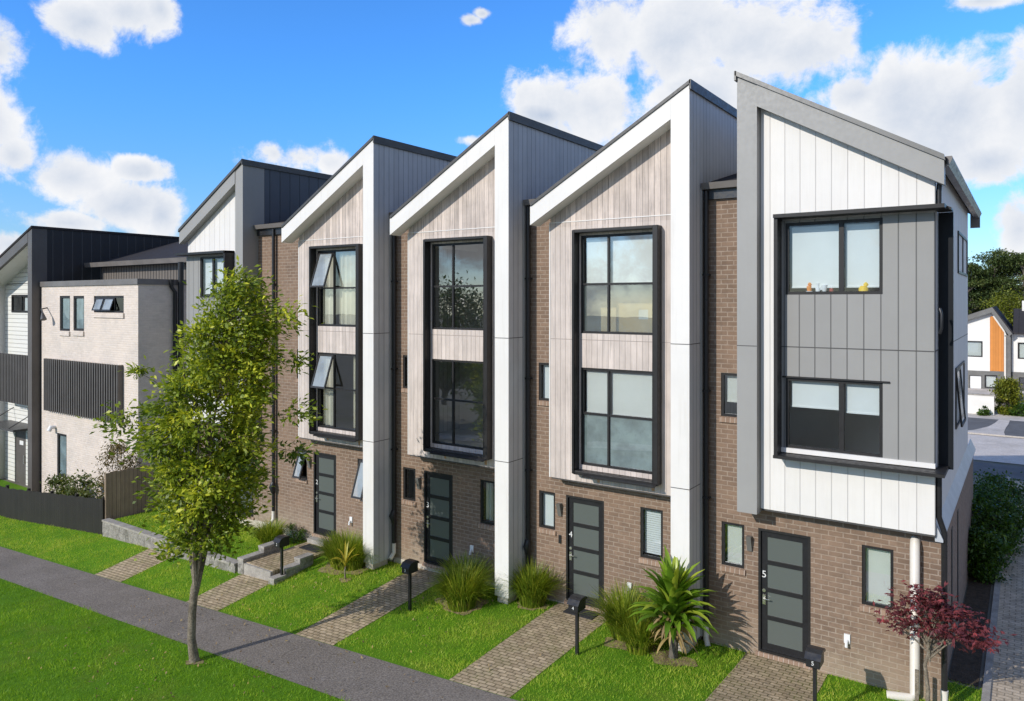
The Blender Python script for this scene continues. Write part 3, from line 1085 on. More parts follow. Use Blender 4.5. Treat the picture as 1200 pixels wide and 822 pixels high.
unit_a(0.0, '2', 'townhouse with cream curtains and open sashes in its tall windows',
       dict(left=-6.22,
            upper=dict(blind=[(-2.78, -2.2, 6.74, 8.9, 'curtain'), (-2.05, -0.95, 6.74, 8.9, 'curtain')], open=[(0, 1)]),
            lower=dict(blind=[(-2.76, -2.3, 3.66, 5.8, 'curtain'), (-1.45, -0.95, 3.66, 5.8, 'curtain')], open=[(0, 1)]),
            small=None, small_open=[(0, 0)], right=[(-1.44, -1.2, 1.6, 2.7, 'curtain')], right_open=[(0, 0)], mid=None, pipe=(-5.3, .55)))
unit_a(4.6, '3', 'middle townhouse with dark bare windows, its door in tree shade',
       dict(upper=dict(), lower=dict(), small=None, right=[(-1.43, -1.2, 1.64, 2.66, 'curtain')], mid=None, pipe=(0.1, .5)))
unit_a(9.2, '4', 'townhouse with white roller blinds in tall windows beside the broad leaved cabbage palm',
       dict(upper=dict(blind=[(-2.75, -2.16, 7.86, 8.88, 'roll'), (-2.08, -0.97, 7.86, 8.84, 'roll'), (-2.77, -2.15, 6.74, 7.8, 'film'), (-2.09, -.96, 6.74, 7.8, 'film')]),
            lower=dict(blind=[(-2.75, -2.16, 4.85, 5.78, 'roll'), (-2.08, -0.97, 4.85, 5.78, 'roll'), (-2.77, -2.15, 3.66, 4.78, 'frost'), (-2.09, -.96, 3.66, 4.78, 'frost')]),
            small=[(-4.2, -3.8, 1.85, 2.66, 'roll')], right=[(-1.44, -.99, 1.66, 2.66, 'slat')], mid=[(-4.2, -3.85, 5.0, 5.85, 'roll')],
            bell=True, pipe=(4.7, .5)))


# ------------------------------------------------------------------ the two grey end townhouses (mirror images)
def unit_b(O, mir, number, label, far_end):
    """local s runs from the pillar's outer face (0) to the low eave (3.7)"""
    root = thing('townhouse', label, 'townhouse', (O + mir * 1.8, 0.8, 0), 'terraced townhouses')

    def T(s, y, z):
        return (O + mir * s, y, z)
    YB = .8

    def Rz(s):
        return 12.07 - SL * s
    r = 3.56
    b = MB(T)
    holes = [(.25, 1.29, .15, 2.71), (-.53, -.04, 1.79, 2.72), (2.23, 2.78, 1.58, 2.73)]
    if far_end:
        b.wall(-.93, r, -.6, 3.3, YB, YB + .24, holes)
        b.wall(-.93, .45, 3.3, 9.66, YB, YB + .24, [(-.54, -.1, 4.97, 5.9)])
    else:
        b.wall(.0, r, -.6, 3.3, YB, YB + .24, [h for h in holes if h[0] > 0])
    b.build('brick_wall', M['brick'], root)
    x0 = -.93 if far_end else 0
    fo = MB(T)
    fo.box(x0, .25, YB - .012, YB + .1, -.6, .06)
    fo.box(1.29, r, YB - .012, YB + .1, -.6, .03)
    fo.box(.25, 1.29, YB - .012, YB + .1, -.6, .06)
    fo.build('foundation', M['found'], root)
    st = MB(T)
    st.prism_x([(YB - .05, .06), (YB + .2, .06), (YB + .2, .15), (YB - .03, .14)], .2, 1.33)
    st.build('door_sill', M['brick_sill'], root)
    # board front: white gable and base, windows in the grey bay
    cl = MB(T)
    wins = [(.91, 2.66, 7.56, 8.98), (.91, 2.66, 4.52, 5.92)]
    cl.wall(.41, 3.5, 3.23, 9.1, .42, .54, wins)
    cl.prism_y([(.41, 9.1), (3.5, 9.1), (3.5, Rz(3.5) - .4), (.41, Rz(.41) - .4)], .42, .54)
    cl.box(.0, 3.5, .54, .8, 3.23, 3.29)
    C = cl.build('white_cladding', M['white2'], root)
    ds = MB(T)
    ds.box(.43, 3.5, .44, .8, 3.19, 3.23)
    ds.build('drip_flashing', M['flash'], C)
    gb = MB(T)
    gb.wall(.84, 3.5, 4.49, 9.02, .36, .42, [(.91, 2.66, 7.56, 8.98), (.91, 2.66, 4.52, 5.92)])
    gb.box(.84, 3.502, .356, .36, 6.52, 6.54, 1)
    G = gb.build('grey_cladding', [M['grey_boards'], M['flash']], root)
    g2 = MB(T)
    g2.box(.84, 3.51, .33, .42, 4.44, 4.53)
    g2.build('white_sill', M['white'], G)
    # black surround that wraps the corner
    s = MB(T)
    s.box(.77, .84, .05, .42, 4.36, 9.12)
    s.prism_x([(.0, 9.06), (.42, 9.06), (.42, 9.14), (.0, 9.13)], .77, 3.68)
    s.prism_x([(.0, 4.36), (.42, 4.36), (.42, 4.43), (.0, 4.42)], .77, 3.68)
    if far_end:
        fin = MB(T)
        fin.box(3.51, 3.75, .85, .93, 4.36, 9.055)
        s.prism_y([(3.51, 9.06), (3.68, 9.06), (3.75, 9.06), (3.75, 9.1), (3.68, 9.13), (3.51, 9.13)], .42, .85)
        s.box(3.52, 3.68, .42, .85, 4.36, 4.42)
    S_ = s.build('window_surround', M['black'], root)
    if far_end:
        fin.build('side_fin', M['fin'], S_)
    w = window(root, T, .91, 2.66, 7.56, 8.98, .385, (1.94,), (), fw=.06, bw=.09, glass=M['glass_b'],
               blind=[(1.0, 1.88, 7.72, 8.9, 'roll'), (2.0, 2.58, 7.72, 8.9, 'roll')])
    w = window(root, T, .91, 2.66, 4.52, 5.92, .385, (1.94,), (), fw=.06, bw=.09, glass=M['glass_b'],
               blind=[(1.0, 1.88, 5.36, 5.86, 'roll'), (2.0, 2.58, 5.32, 5.86, 'roll')] if far_end else None)
    hd = MB(T)
    hd.prism_x([(.33, 5.92), (.4, 5.92), (.4, 5.96), (.33, 5.945)], .86, 2.78)
    hd.build('head_flashing', M['black'], w)
    # pillar and barge
    pl = MB(T)
    pl.prism_y([(.0, 3.15), (.40, 3.15), (.40, Rz(.40) - .07), (.0, Rz(0) - .07)], .2, .797 if far_end else 1.04)
    P = None
    for z in (6.53,):
        pl.box(-.003, .403, .197, .21, z - .008, z + .008, 1)
    P = pl.build('pillar', [M['grey_panel'], M['flash']], root)
    rf = MB(T)
    rf.prism_y([(-.03, Rz(-.03) - .1), (3.7, Rz(3.7) - .1), (3.7, Rz(3.7)), (-.03, Rz(-.03))], .24, 10.6)
    ro = rf.build('roof', M['roof'], root)
    fl = MB(T)
    fl.prism_y([(-.03, Rz(-.03) - .065), (3.68, Rz(3.68) - .065), (3.66, Rz(3.66) + .03), (-.03, Rz(-.03) + .03)], .14, .24)
    fl.box(-.045, -.005, .14, 10.6, Rz(0) - .15, Rz(0) + .04)
    fl.build('flashing', M['flash_grey'] if far_end else M['flash'], ro)
    ba = MB(T)
    ba.prism_y([(.403, Rz(.403) - .5), (3.66, Rz(3.66) - .5), (3.66, Rz(3.66) - .066), (.403, Rz(.403) - .066)], .18, .418)
    ba.build('barge_board', M['grey_panel'], ro)
    if far_end:
        gt = MB(T)
        gt.prism_y([(3.6, 9.82), (3.72, 9.82), (3.78, 9.95), (3.77, 9.99), (3.6, 9.99)], .3, 10.4)
        gt.box(3.5, 3.74, 10.38, 10.44, 9.55, 9.95)
        gt.build('gutter', M['gutter'], ro)
    # walls
    gl = .1
    sw = MB(T)
    sw.box(.0, .1, 1.045, 10, gl, Rz(0) - .15)
    sw.build('party_wall', M['side_dark'] if not far_end else M['side_grey'], root)
    sw = MB(T)
    if far_end:
        sw.box(3.4, 3.5, .54, 9.3, 3.3, Rz(3.5) - .1)
        SW = sw.build('side_wall', [M['side_light']], root)
        q = MB(T)
        q.box(3.5, 3.503, .42, 9.3, 6.52, 6.54)
        q.box(3.415, 3.503, .425, .54, 3.24, 9.6, 1)
        q.build('panel_joint', [M['flash'], M['grey_panel']], SW)
        bs = MB(T)
        bs.wall(YB + .24, 10.6, -.6, 3.15, 0, .2, [])
        bs.v = [T(r - yy, x, z) for (x, yy, z) in [((p[0] - O) / mir, p[1], p[2]) for p in bs.v]]
        B = bs.build('brick_side_wall', M['brick_grey'], root)
        fl = MB(T)
        fl.prism_y([(3.5, 3.42), (3.62, 3.14), (3.62, 3.1), (3.49, 3.1), (3.49, 3.42)], .5, 10.6)
        fl.build('sloping_flashing', M['flash_metal'], B)
        # two windows high on the side wall, one slatted vents strip in the brick
        def TS(a, y, z):
            return (O + 3.5 - y, a, z)
        q = window(root, TS, 5.6, 8.8, 8.1, 9.1, -.03, (7.2,), (), glass=M['glass_b'])
        q = window(root, TS, 4.9, 7.6, 4.5, 5.9, -.03, (6.2,), (), glass=M['glass_b'], open_cells=[(0, 0)], swing=.09)
        for yy in (3.0, 4.6):
            v = MB(T)
            v.box(r, r + .01, yy, yy + .28, .6, 2.7)
            v.build('brick_vent', M['pipe'], B)
    else:
        sw.box(3.4, 3.5, .54, 9.8, -.6, Rz(3.5) - .1)
        sw.build('side_wall', M['side_grey'], root)
    rw = MB(T)
    rw.box(.1, 3.4, 9.2, 9.3, 3.0, 9.8)
    rw.prism_y([(.1, 9.8), (3.4, 9.8), (3.4, Rz(3.4) - .1), (.1, Rz(.1) - .1)], 9.2, 9.3)
    rw.box(.1, 3.36, 10.3, 10.5, -.6, 3.1)
    rw.build('rear_wall', M['white'], root)
    xa, xb = sorted((O + mir * .11, O + mir * 3.38))
    room(root, xa, xb, 1.05, 3.9, [.05, 3.3, 6.35, 9.3])
    door(root, T, .25, 1.29, .15, 2.71, YB + .02, number)
    w = window(root, T, 2.23, 2.78, 1.58, 2.73, YB + .02, blind=[(2.29, 2.73, 1.63, 2.68, 'roll')])
    sill(w, T, 2.23, 2.78, 1.58, YB)
    if far_end:
        w = window(root, T, -.53, -.04, 1.79, 2.72, YB + .02, blind=[(-.45, -.09, 1.85, 2.67, 'roll')])
        sill(w, T, -.53, -.04, 1.79, YB)
        w = window(root, T, -.54, -.1, 4.97, 5.9, YB + .02, blind=[(-.46, -.14, 5.3, 5.85, 'roll')])
        sill(w, T, -.54, -.1, 4.97, YB)
        wall_lamp(root, T, .08, YB, 2.36)
        outlet(root, T, 1.97, YB, .74)
        lt = MB(T)
        lt.prism_x([(.66, 9.86), (3.3, 10.52), (3.3, 10.6), (.64, 9.95)], -.9, -.01)
        lt.build('lean_to_roof', M['roof'], root)
        gt = MB(T)
        gt.prism_x([(.60, 9.83), (.72, 9.83), (.72, 9.96), (.56, 9.965)], -.9, -.01)
        gt.box(-.9, -.01, .72, .84, 9.62, 9.86, 1)
        gt.build('gutter', [M['gutter'], M['pipe']], root)
        px_ = 9.3
        d = downpipe(root, [(px_, .70, 9.8), (px_, .70, .45)], .055, brackets=(8, 5.5, 3.2))
        k = MB()
        k.tube([(px_, .70, .47), (px_, .70, .18), (px_ + .08, .58, .05)], .06, 12)
        k.build('pipe_boot', M['pipe_white'], d, smooth=True)
        # stout white overflow pipe and the slim corner downpipe
        k = MB()
        x = O + 3.15
        k.tube([(x, .85, 2.98), (x, .74, 2.98), (x, .68, 2.9), (x, .68, .2), (x - .05, .62, .1), (x - .45, .55, .07)], .085, 14)
        k.build('overflow_pipe', M['pipe_white'], root, smooth=True)
        x = O + 3.57
        d = downpipe(root, [(x, .52, 9.85), (x, .52, 9.6), (x - .02, .52, 9.4), (x - .02, .52, 9.16)], .045)
        d = downpipe(root, [(x - .02, .52, 4.36), (x - .02, .52, 3.55), (x + .06, .6, 3.25), (x + .06, .6, .4)], .05)
        k = MB()
        k.tube([(x + .06, .6, .42), (x + .06, .6, .15), (x + .3, .55, .08)], .065, 12)
        k.build('pipe_boot', M['pipe_white'], d, smooth=True)
        cpb = MB()
        cpb.tube([(x - .0, .45, 7.3), (x + .03, .42, 7.2), (x + .03, .42, 6.95), (x, .45, 6.85)], .025, 8)
        cpb.build('cable_bracket', M['pipe'], root, smooth=True)
    return root


M['flash_metal'] = painted('galvanised_flashing', (0.5, 0.52, 0.55), 0.4, 0.5, 0.1, 0.1)
unit_b(10.13, 1, '5', 'grey end townhouse nearest the camera with white gable and a black framed window bay', True)
unit_b(-6.23, -1, None, 'dark grey gabled townhouse half hidden behind the street tree', False)


# ------------------------------------------------------------------ neighbours at the left
def pale_house():
    x0, x1, y0, zt = -20.9, -12.9, .33, 8.08
    root = thing('brick_house', 'flat roofed cream brick house with a slatted screen, left of the street tree', 'house', (-16.9, 2, -1.2))
    b = MB()
    wins = [(-19.2, -18.29, 6.17, 7.67), (-17.99, -17.08, 6.2, 7.66), (-16.27, -13.95, 6.98, 7.65), (-19.44, -18.59, -.1, 1.76), (-20.0, -14.2, 2.95, 4.7)]
    b.wall(x0, x1, -1.6, zt, y0, y0 + .25, wins)
    b.box(x1 - .25, x1, y0 + .25, 6, -1.6, zt)
    b.box(x0, x0 + .2, y0 + .25, 6, -1.6, zt)
    b.box(x0 + .2, x1 - .25, 5.8, 6, -1.6, zt)
    b.build('brick_wall', M['brick_pale'], root)
    p = MB()
    p.box(x0 - .06, x1 + .05, y0 - .06, 6.05, zt, zt + .22)
    p.build('parapet_cap', M['gutter'], root)
    for i, w in enumerate(wins[:2]):
        k = window(root, None, *w, y0 + .03, glass=M['glass_b'], fw=.1, blind=[(w[0] + .1, w[1] - .1, w[2] + .1, w[3] - .1, 'frost')])
        s = MB()
        s.box(w[0] - .02, w[1] + .02, y0 - .06, y0 + .1, w[2] - .2, w[2] - .01)
        s.build('window_sill', M['brick_pale'], k)
    k = window(root, None, *wins[2], y0 + .03, (-15.5, -14.72), glass=M['glass_b'], fw=.08, open_cells=[(0, 0), (1, 0)])
    s = MB()
    s.box(-16.3, -13.9, y0 - .06, y0 + .1, 6.78, 6.97)
    s.build('window_sill', M['brick_pale'], k)
    k = window(root, None, *wins[3], y0 + .03, glass=M['glass_b'], fw=.1, blind=[(-19.34, -18.69, 0, 1.66, 'frost')])
    sc = MB()
    xs_ = np.linspace(-20.15, -14.05, 33)
    for x in xs_:
        sc.box(x - .045, x + .045, y0 - .22, y0 - .1, 2.7, 4.95)
    sc.box(-20.15, -14.05, y0 - .1, y0 - .04, 2.85, 2.95)
    sc.box(-20.15, -14.05, y0 - .1, y0 - .04, 4.7, 4.8)
    sc.box(-14.05, -13.98, y0 - .2, y0 - .005, 2.7, 4.95)
    sc.build('slatted_screen', M['dark_panel'], root)
    rm = MB()
    rm.box(x0 + .2, x1 - .25, 2.5, 2.6, -1.2, 8)
    rm.box(x0 + .2, x1 - .25, .6, 5.8, 2.5, 2.7)
    rm.box(x0 + .2, x1 - .25, .6, 5.8, 5.4, 5.6)
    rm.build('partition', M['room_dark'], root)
    l = MB()
    l.tube([(-20.35, y0, 7.15), (-20.2, y0 - .3, 7.1), (-19.9, y0 - .35, 6.85)], .03, 8)
    l.tube([(-19.98, y0 - .35, 6.92), (-19.85, y0 - .36, 6.65)], [.05, .13], 10)
    l.build('wall_lamp', M['flash'], root, smooth=True)
    a = MB()
    a.tube([(-19.6, y0, 2.0), (-19.6, y0 - .18, 2.0), (-19.6, y0 - .26, 1.85)], [.07, .1, .09], 10)
    a.build('alarm_box', M['white_plastic'], root, smooth=True)
    # upper storey set back, with tray roof and corrugated wall
    up = MB()
    up.box(-20.3, -12.7, 2.6, 2.8, 8.1, 9.0)
    up.build('ribbed_wall', M['ribbed'], root)
    rf = MB()
    rf.prism_x([(2.25, 9.02), (9.5, 11.25), (9.5, 11.35), (2.25, 9.13)], -21.0, -11.2)
    ro = rf.build('roof', M['roof'], root)
    g = MB()
    g.prism_x([(2.12, 9.0), (2.26, 9.0), (2.26, 9.2), (2.08, 9.2)], -20.8, -12.45)
    g.build('gutter', M['gutter'], ro)
    dp = MB()
    dp.tube([(-12.78, 1.6, 8.3), (-12.78, 1.6, 8.0), (-12.78, 1.75, 7.8), (-12.78, 1.75, 0)], .08, 10)
    dp.tube([(-12.7, 1.95, 9.0), (-12.7, 1.95, 0)], .11, 10)
    dp.build('downpipe', M['pipe'], root, smooth=True)


M['ribbed'] = board_mat('ribbed_bronze', (0.16, 0.14, 0.125), (0.02, 0.02, 0.02), 0.22, 'x', 0.05, 0.2, gapdark=0.8)
pale_house()


def left_house():
    root = thing('gabled_house', 'black gabled house with white weatherboards at the left edge', 'house', (-23, 2, -1.4))
    XR = -21.0

    def Rz(x):
        return 10.75 + .37 * (x - XR)
    sw = MB()
    sw.box(XR - .1, XR, .601, 14, -1.8, Rz(XR) - .08)
    sw.build('side_wall', M['dark_wall'], root)
    pl = MB()
    pl.prism_y([(XR - .4, -1.8), (XR, -1.8), (XR, Rz(XR) - .08), (XR - .4, Rz(XR - .4) - .08)], -.02, .6)
    pl.build('pillar', M['dark_panel'], root)
    rf = MB()
    rf.prism_y([(-27, Rz(-27) - .1), (XR + .04, Rz(XR + .04) - .1), (XR + .04, Rz(XR + .04)), (-27, Rz(-27))], -.06, 14)
    ro = rf.build('roof', M['roof'], root)
    fa = MB()
    fa.prism_y([(-27, Rz(-27) - .55), (XR - .4, Rz(XR - .4) - .55), (XR - .4, Rz(XR - .4) - .1), (-27, Rz(-27) - .1)], -.03, .1)
    fa.build('rake_fascia', M['dark_panel'], ro)
    so_ = MB()
    so_.prism_y([(-27, Rz(-27) - .56), (XR - .4, Rz(XR - .4) - .56), (XR - .4, Rz(XR - .4) - .5), (-27, Rz(-27) - .5)], .1, 1.7)
    so_.build('soffit', M['white'], ro)
    # recessed white front
    wl = MB()
    y1 = 1.0
    win = (-25.6, -23.75, 6.9, 7.75)
    dr = (-25.3, -24.1, -1.4, 1.4)
    wl.wall(-26.4, XR - .1, -1.8, 8.3, y1, y1 + .2, [win, dr])
    wl.prism_y([(-26.4, 8.3), (XR - .1, 8.3), (XR - .1, Rz(XR) - .6), (-26.4, Rz(-26.4) - .5)], y1, y1 + .2)
    wl.build('weatherboard_wall', M['weather'], root)
    lw = MB()
    lw.box(-27, -26.4, -.0, 12, -1.8, 8.2)
    lw.build('white_wing', M['white'], root)
    k = window(root, None, *win, y1 - .03, (-24.5,), glass=M['glass_b'], fw=.09, blind=[(-24.4, -23.9, 6.95, 7.6, 'roll')])
    sc = MB()
    for x in np.linspace(-24.9, -21.45, 22):
        sc.box(x - .04, x + .04, .15, .25, 2.75, 5.0)
    sc.box(-24.95, -21.4, .25, .3, 2.85, 2.95)
    sc.box(-24.95, -21.4, .25, .3, 4.75, 4.85)
    sc.build('slatted_screen', M['dark_panel'], root)
    bal = MB()
    bal.box(-25.5, XR - .4, .3, y1, 2.75, 2.9)
    bal.build('balcony_floor', M['white'], root)
    cn = MB()
    cn.box(-25.8, -22.4, -.2, y1, 1.55, 1.65)
    for x in (-25.4, -23.0):
        cn.tube([(x, y1, 2.3), (x, -.15, 1.65)], .02, 6)
    cn.build('canopy', M['flash'], root)
    d = MB()
    d.box(dr[0], dr[1], y1 + .05, y1 + .12, dr[2], dr[3])
    D = d.build('door', M['dark_panel'], root)
    h = MB()
    h.box(-24.35, -24.25, y1 - .02, y1 + .05, -.3, .1)
    h.build('handle', M['metal'], D)
    n = MB()
    n.box(-24.85, -24.45, y1 + .035, y1 + .05, .55, .75)
    n.build('notice', M['white_plastic'], D)
    ri = MB()
    ri.box(-26.4, XR - .1, 4, 4.2, -1.4, 9)
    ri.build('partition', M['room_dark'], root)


left_house()

# fences
f = thing('paling_fence', 'low black paling fence in front of the cream brick house', 'fence', (-16, -1.6, -1))
x = -11.62
pal, post = MB(), MB()
while x > -27:
    h = gzf(x, -1.6)
    pal.box(x - .145, x, -1.63, -1.605, h - .15, h + 1.22 + .015 * math.sin(x * 9))
    x -= .15
pal.build('palings', M['fence_dark'], f)
for i, x in enumerate(np.arange(-11.7, -27, -1.95)):
    h = gzf(x, -1.6)
    pp = MB()
    pp.box(x - .05, x + .05, -1.6, -1.5, h - .3, h + 1.3)
    pp.build('post', M['fence_dark'], f)
f = thing('timber_fence', 'brown timber paling fence running back from the black fence', 'fence', (-11.5, .2, -.3))
pal = MB()
y = -1.58
while y < 1.75:
    pal.box(-11.55, -11.525, y, y + .145, -.75, 1.42 + .02 * math.sin(y * 13) - .06 * (y + 1.5) * 0)
    y += .15
pal.build('palings', M['fence_wood'], f)
for y in (-1.5, .1, 1.6):
    pp = MB()
    pp.box(-11.66, -11.55, y - .05, y + .05, -1, 1.35)
    pp.build('post', M['fence_wood'], f)
for z in (-.2, 1.1):
    pp = MB()
    pp.box(-11.6, -11.55, -1.45, 1.7, z - .05, z + .05)
    pp.build('rail', M['fence_wood'], f)

# terraces and retaining walls in front of the two left townhouses
TZ = -.20
mb = MB()
mb.box(-11.3, -7.9, -1.5, .8, -1.2, TZ)
mb.box(-7.9, -6.5, -1.5, .8, -1.2, TZ - .02)
mb.box(-6.5, -3.75, -1.5, .8, -1.2, TZ)
mb.build('terrace_lawn', M['soil'])['kind'] = 'structure'


def ret_wall(label, x0, x1, y0, y1, zt, cap=True):
    r = thing('retaining_wall', label, 'wall', ((x0 + x1) / 2, (y0 + y1) / 2, zt - .5))
    m = MB()
    n = max(1, int(round((x1 - x0) / .4)))
    for k in range(n):
        a, b = x0 + (x1 - x0) * k / n, x0 + (x1 - x0) * (k + 1) / n
        for j in range(3):
            z0 = zt - .06 - .2 * (j + 1)
            o = random.uniform(-.008, .008)
            m.box(a + .003, b - .003, y0 + o, y1, z0 + .003, z0 + .197)
    m.build('blocks', M['block'], r)
    if cap:
        c = MB()
        n = max(1, int(round((x1 - x0) / .8)))
        for k in range(n):
            a, b = x0 + (x1 - x0) * k / n, x0 + (x1 - x0) * (k + 1) / n
            c.box(a + .002, b - .002, y0 - .03, y1 + .01, zt - .06, zt)
        c.build('capping', M['conc'], r)
    return r


ret_wall('grey block retaining wall at the foot of the timber fence', -11.45, -8.0, -1.72, -1.5, -.16)
ret_wall('lower grey block retaining wall behind the street tree trunk', -7.95, -3.8, -1.78, -1.55, -.14)


def step_blocks(label, pts, cat='wall'):
    r = thing('step_wall', label, 'wall', (pts[0][0], pts[0][2], -.4))
    for (x0, x1, y0, y1, z1) in pts:
        m = MB()
        m.box(x0, x1, y0, y1, -.7, z1 - .07, 0)
        m.box(x0 - .01, x1 + .01, y0 - .01, y1 + .01, z1 - .07, z1, 1)
        m.build('block', [M['block'], M['conc']], r, bevel=.012)


step_blocks('stepped grey block wall on the left side of the raised brick paved porch', [(-3.72, -3.46, -1.75, -1.05, .05), (-3.74, -3.48, -1.03, -.45, .2)])
step_blocks('stepped grey block wall between the raised paved porch and the letterbox', [(-2.2, -1.95, -1.85, -1.45, -.17), (-2.22, -1.97, -1.43, -.95, -.02), (-2.24, -1.99, -.93, -.45, .12)])
mb = MB()
mb.box(-3.45, -2.25, -1.66, .79, -.7, -.06)
mb.build('raised_porch', M['paver'])['kind'] = 'structure'
mb = MB()
mb.box(-3.45, -2.25, -1.74, -1.66, -.7, -.075)
mb.build('porch_kerb', M['conc'])['kind'] = 'structure'
mb = MB()
mb.box(-3.4, -2.3, .5, .795, -.06, .07)
mb.build('porch_step', M['conc'])['kind'] = 'structure'

# door mats
for (x0, x1, y0, y1, z, lab) in [(5.95, 6.72, .3, .72, .075, 'dark door mat at the sunny door with a push bell'),
                                 (-3.2, -2.42, .02, .42, -.052, 'dark door mat on the raised brick paved porch')]:
    m = MB()
    m.box(x0, x1, y0, y1, z - .008, z + .012)
    tag(m.build('door_mat', M['mat']), lab, 'door mat', 'door mats')


# ------------------------------------------------------------------ letterboxes
def letterbox(x, y, label, digit, rz=0.0):
    z = gzf(x, y)
    r = thing('letterbox', label, 'letterbox', (x, y, z), 'letterboxes on posts')
    r.rotation_euler = (0, 0, 0)
    p = MB()
    p.box(x - .03, x + .03, y - .03, y + .03, z - .2, z + 1.0)
    p.build('post', M['pipe'], r)
    b = MB()
    b.prism_x([(y - .17, z + .95), (y + .17, z + .95), (y + .17, z + 1.18), (y - .1, z + 1.18), (y - .17, z + 1.12)], x - .115, x + .115)
    B = b.build('box', M['pipe'], r, bevel=.008)
    l = MB()
    l.prism_x([(y - .2, z + 1.10), (y - .12, z + 1.195), (y, z + 1.225), (y + .14, z + 1.215), (y + .2, z + 1.17), (y + .2, z + 1.14), (y, z + 1.185), (y - .12, z + 1.165)], x - .135, x + .135)
    l.build('lid', M['pipe'], r)
    if digit:
        text_part('number', digit, .1, (x + .0, y - .174, z + 1.03), M['digit'], B)
    return r


letterbox(7.25, -1.30, 'black letterbox on a post before the door with a push bell', '4')
letterbox(2.6, -1.36, 'black letterbox on a post beside the shaded brick path', '3')
letterbox(-2.04, -1.50 - .02, 'black letterbox on a post by the raised paved porch', '2')
letterbox(11.93, -1.12, 'black letterbox on a post at the bottom edge by the nearest door', '5')


# ------------------------------------------------------------------ vegetation
def unit_vecs(n):
    v = rng.normal(size=(n, 3))
    return v / np.linalg.norm(v, axis=1)[:, None]


def leaf_quads(C, L, Wd, up=0.3, droop=0.0, dirs=None, face=None):
    """C centres (n,3); L lengths, Wd widths -> verts, faces (one bent kite per leaf)"""
    n = len(C)
    d = unit_vecs(n) if dirs is None else dirs
    d[:, 2] -= droop
    d /= np.linalg.norm(d, axis=1)[:, None]
    nr = unit_vecs(n)
    nr[:, 2] = np.abs(nr[:, 2]) + up
    if face is not None:
        nr = unit_vecs(n) * .8 + face
        nr[:, 2] += up
    s = np.cross(d, nr)
    s /= (np.linalg.norm(s, axis=1)[:, None] + 1e-9)
    nn = np.cross(s, d)
    L = np.asarray(L)[:, None]
    Wd = np.asarray(Wd)[:, None]
    a = C - d * L * .5
    b = C + s * Wd * .5 + nn * Wd * .18
    c = C + d * L * .5
    e = C - s * Wd * .5 + nn * Wd * .18
    V = np.stack([a, b, c, e], 1).reshape(-1, 3)
    F = np.arange(4 * n).reshape(n, 4)
    return V, F


def blades(P, L, Wd, dirs, lean, seg=3):
    """arching blades from points P; dirs horizontal headings (n,2); lean = how far they bend over"""
    n = len(P)
    L = np.asarray(L)
    lean = np.asarray(lean)
    rows = []
    side = np.stack([-dirs[:, 1], dirs[:, 0], np.zeros(n)], 1)
    ang = np.zeros(n) + .12 * lean
    p = P.copy()
    for k in range(seg + 1):
        t = k / seg
        w = Wd * (1 - .93 * t ** 1.6)
        rows.append((p - side * w[:, None] / 2, p + side * w[:, None] / 2))
        ang = lean * (.15 + 1.0 * t ** 1.2)
        step = (L / seg)[:, None]
        p = p + np.stack([dirs[:, 0] * np.sin(ang), dirs[:, 1] * np.sin(ang), np.cos(ang)], 1) * step
    V = np.stack([q for r in rows for q in r], 1)         # n, 2*(seg+1), 3
    m = 2 * (seg + 1)
    base = (np.arange(n) * m)[:, None]
    F = []
    for k in range(seg):
        F.append(np.concatenate([base + 2 * k, base + 2 * k + 1, base + 2 * k + 3, base + 2 * k + 2], 1))
    F = np.stack(F, 1).reshape(-1, 4)
    return V.reshape(-1, 3), F


def tussock(x, y, z, h, r, n, label, mat='clump', name='tussock_grass', cat='grass clump', group='tussock grasses', sx=1.0, sy=1.0, base=True):
    ro = thing(name, label, cat, (x, y, z), group)
    n = int(n * 1.5)
    a = rng.uniform(0, 2 * math.pi, n)
    rr = np.sqrt(rng.uniform(0, 1, n)) * r * .45
    n = int(n)
    P = np.stack([x + rr * np.cos(a) * sx, y + rr * np.sin(a) * sy, np.full(n, z)], 1)
    a2 = a + rng.normal(0, .6, n)
    d = np.stack([np.cos(a2) * sx, np.sin(a2) * sy], 1)
    d /= np.linalg.norm(d, axis=1)[:, None]
    L = h * rng.uniform(.75, 1.3, n)
    V, F = blades(P, L, rng.uniform(.016, .030, n), d, np.clip(rng.uniform(.1, 1.25, n) + 1.25 * (rr / (r * .45)) ** 1.5 - .2, .05, 2.4), 4)
    at = np.repeat(np.clip(rng.beta(2, 2.6, n) + (rng.uniform(0, 1, n) > .93) * .5, 0, 1), 4)
    np_mesh('blades', V, F, M[mat], ro, at)
    if base:
        nb = n // 9
        a = rng.uniform(0, 2 * math.pi, nb)
        P = np.stack([x + r * .4 * np.cos(a) * sx, y + r * .4 * np.sin(a) * sy, np.full(nb, z + .02)], 1)
        V, F = blades(P, rng.uniform(.2, .4, nb), rng.uniform(.008, .014, nb), np.stack([np.cos(a), np.sin(a)], 1), rng.uniform(1.0, 1.9, nb), 3)
        np_mesh('dead_blades', V, F, M['dead'], ro, np.repeat(rng.uniform(0, 1, nb), 3))
    return ro


def g(x, y):
    return gzf(x, y)


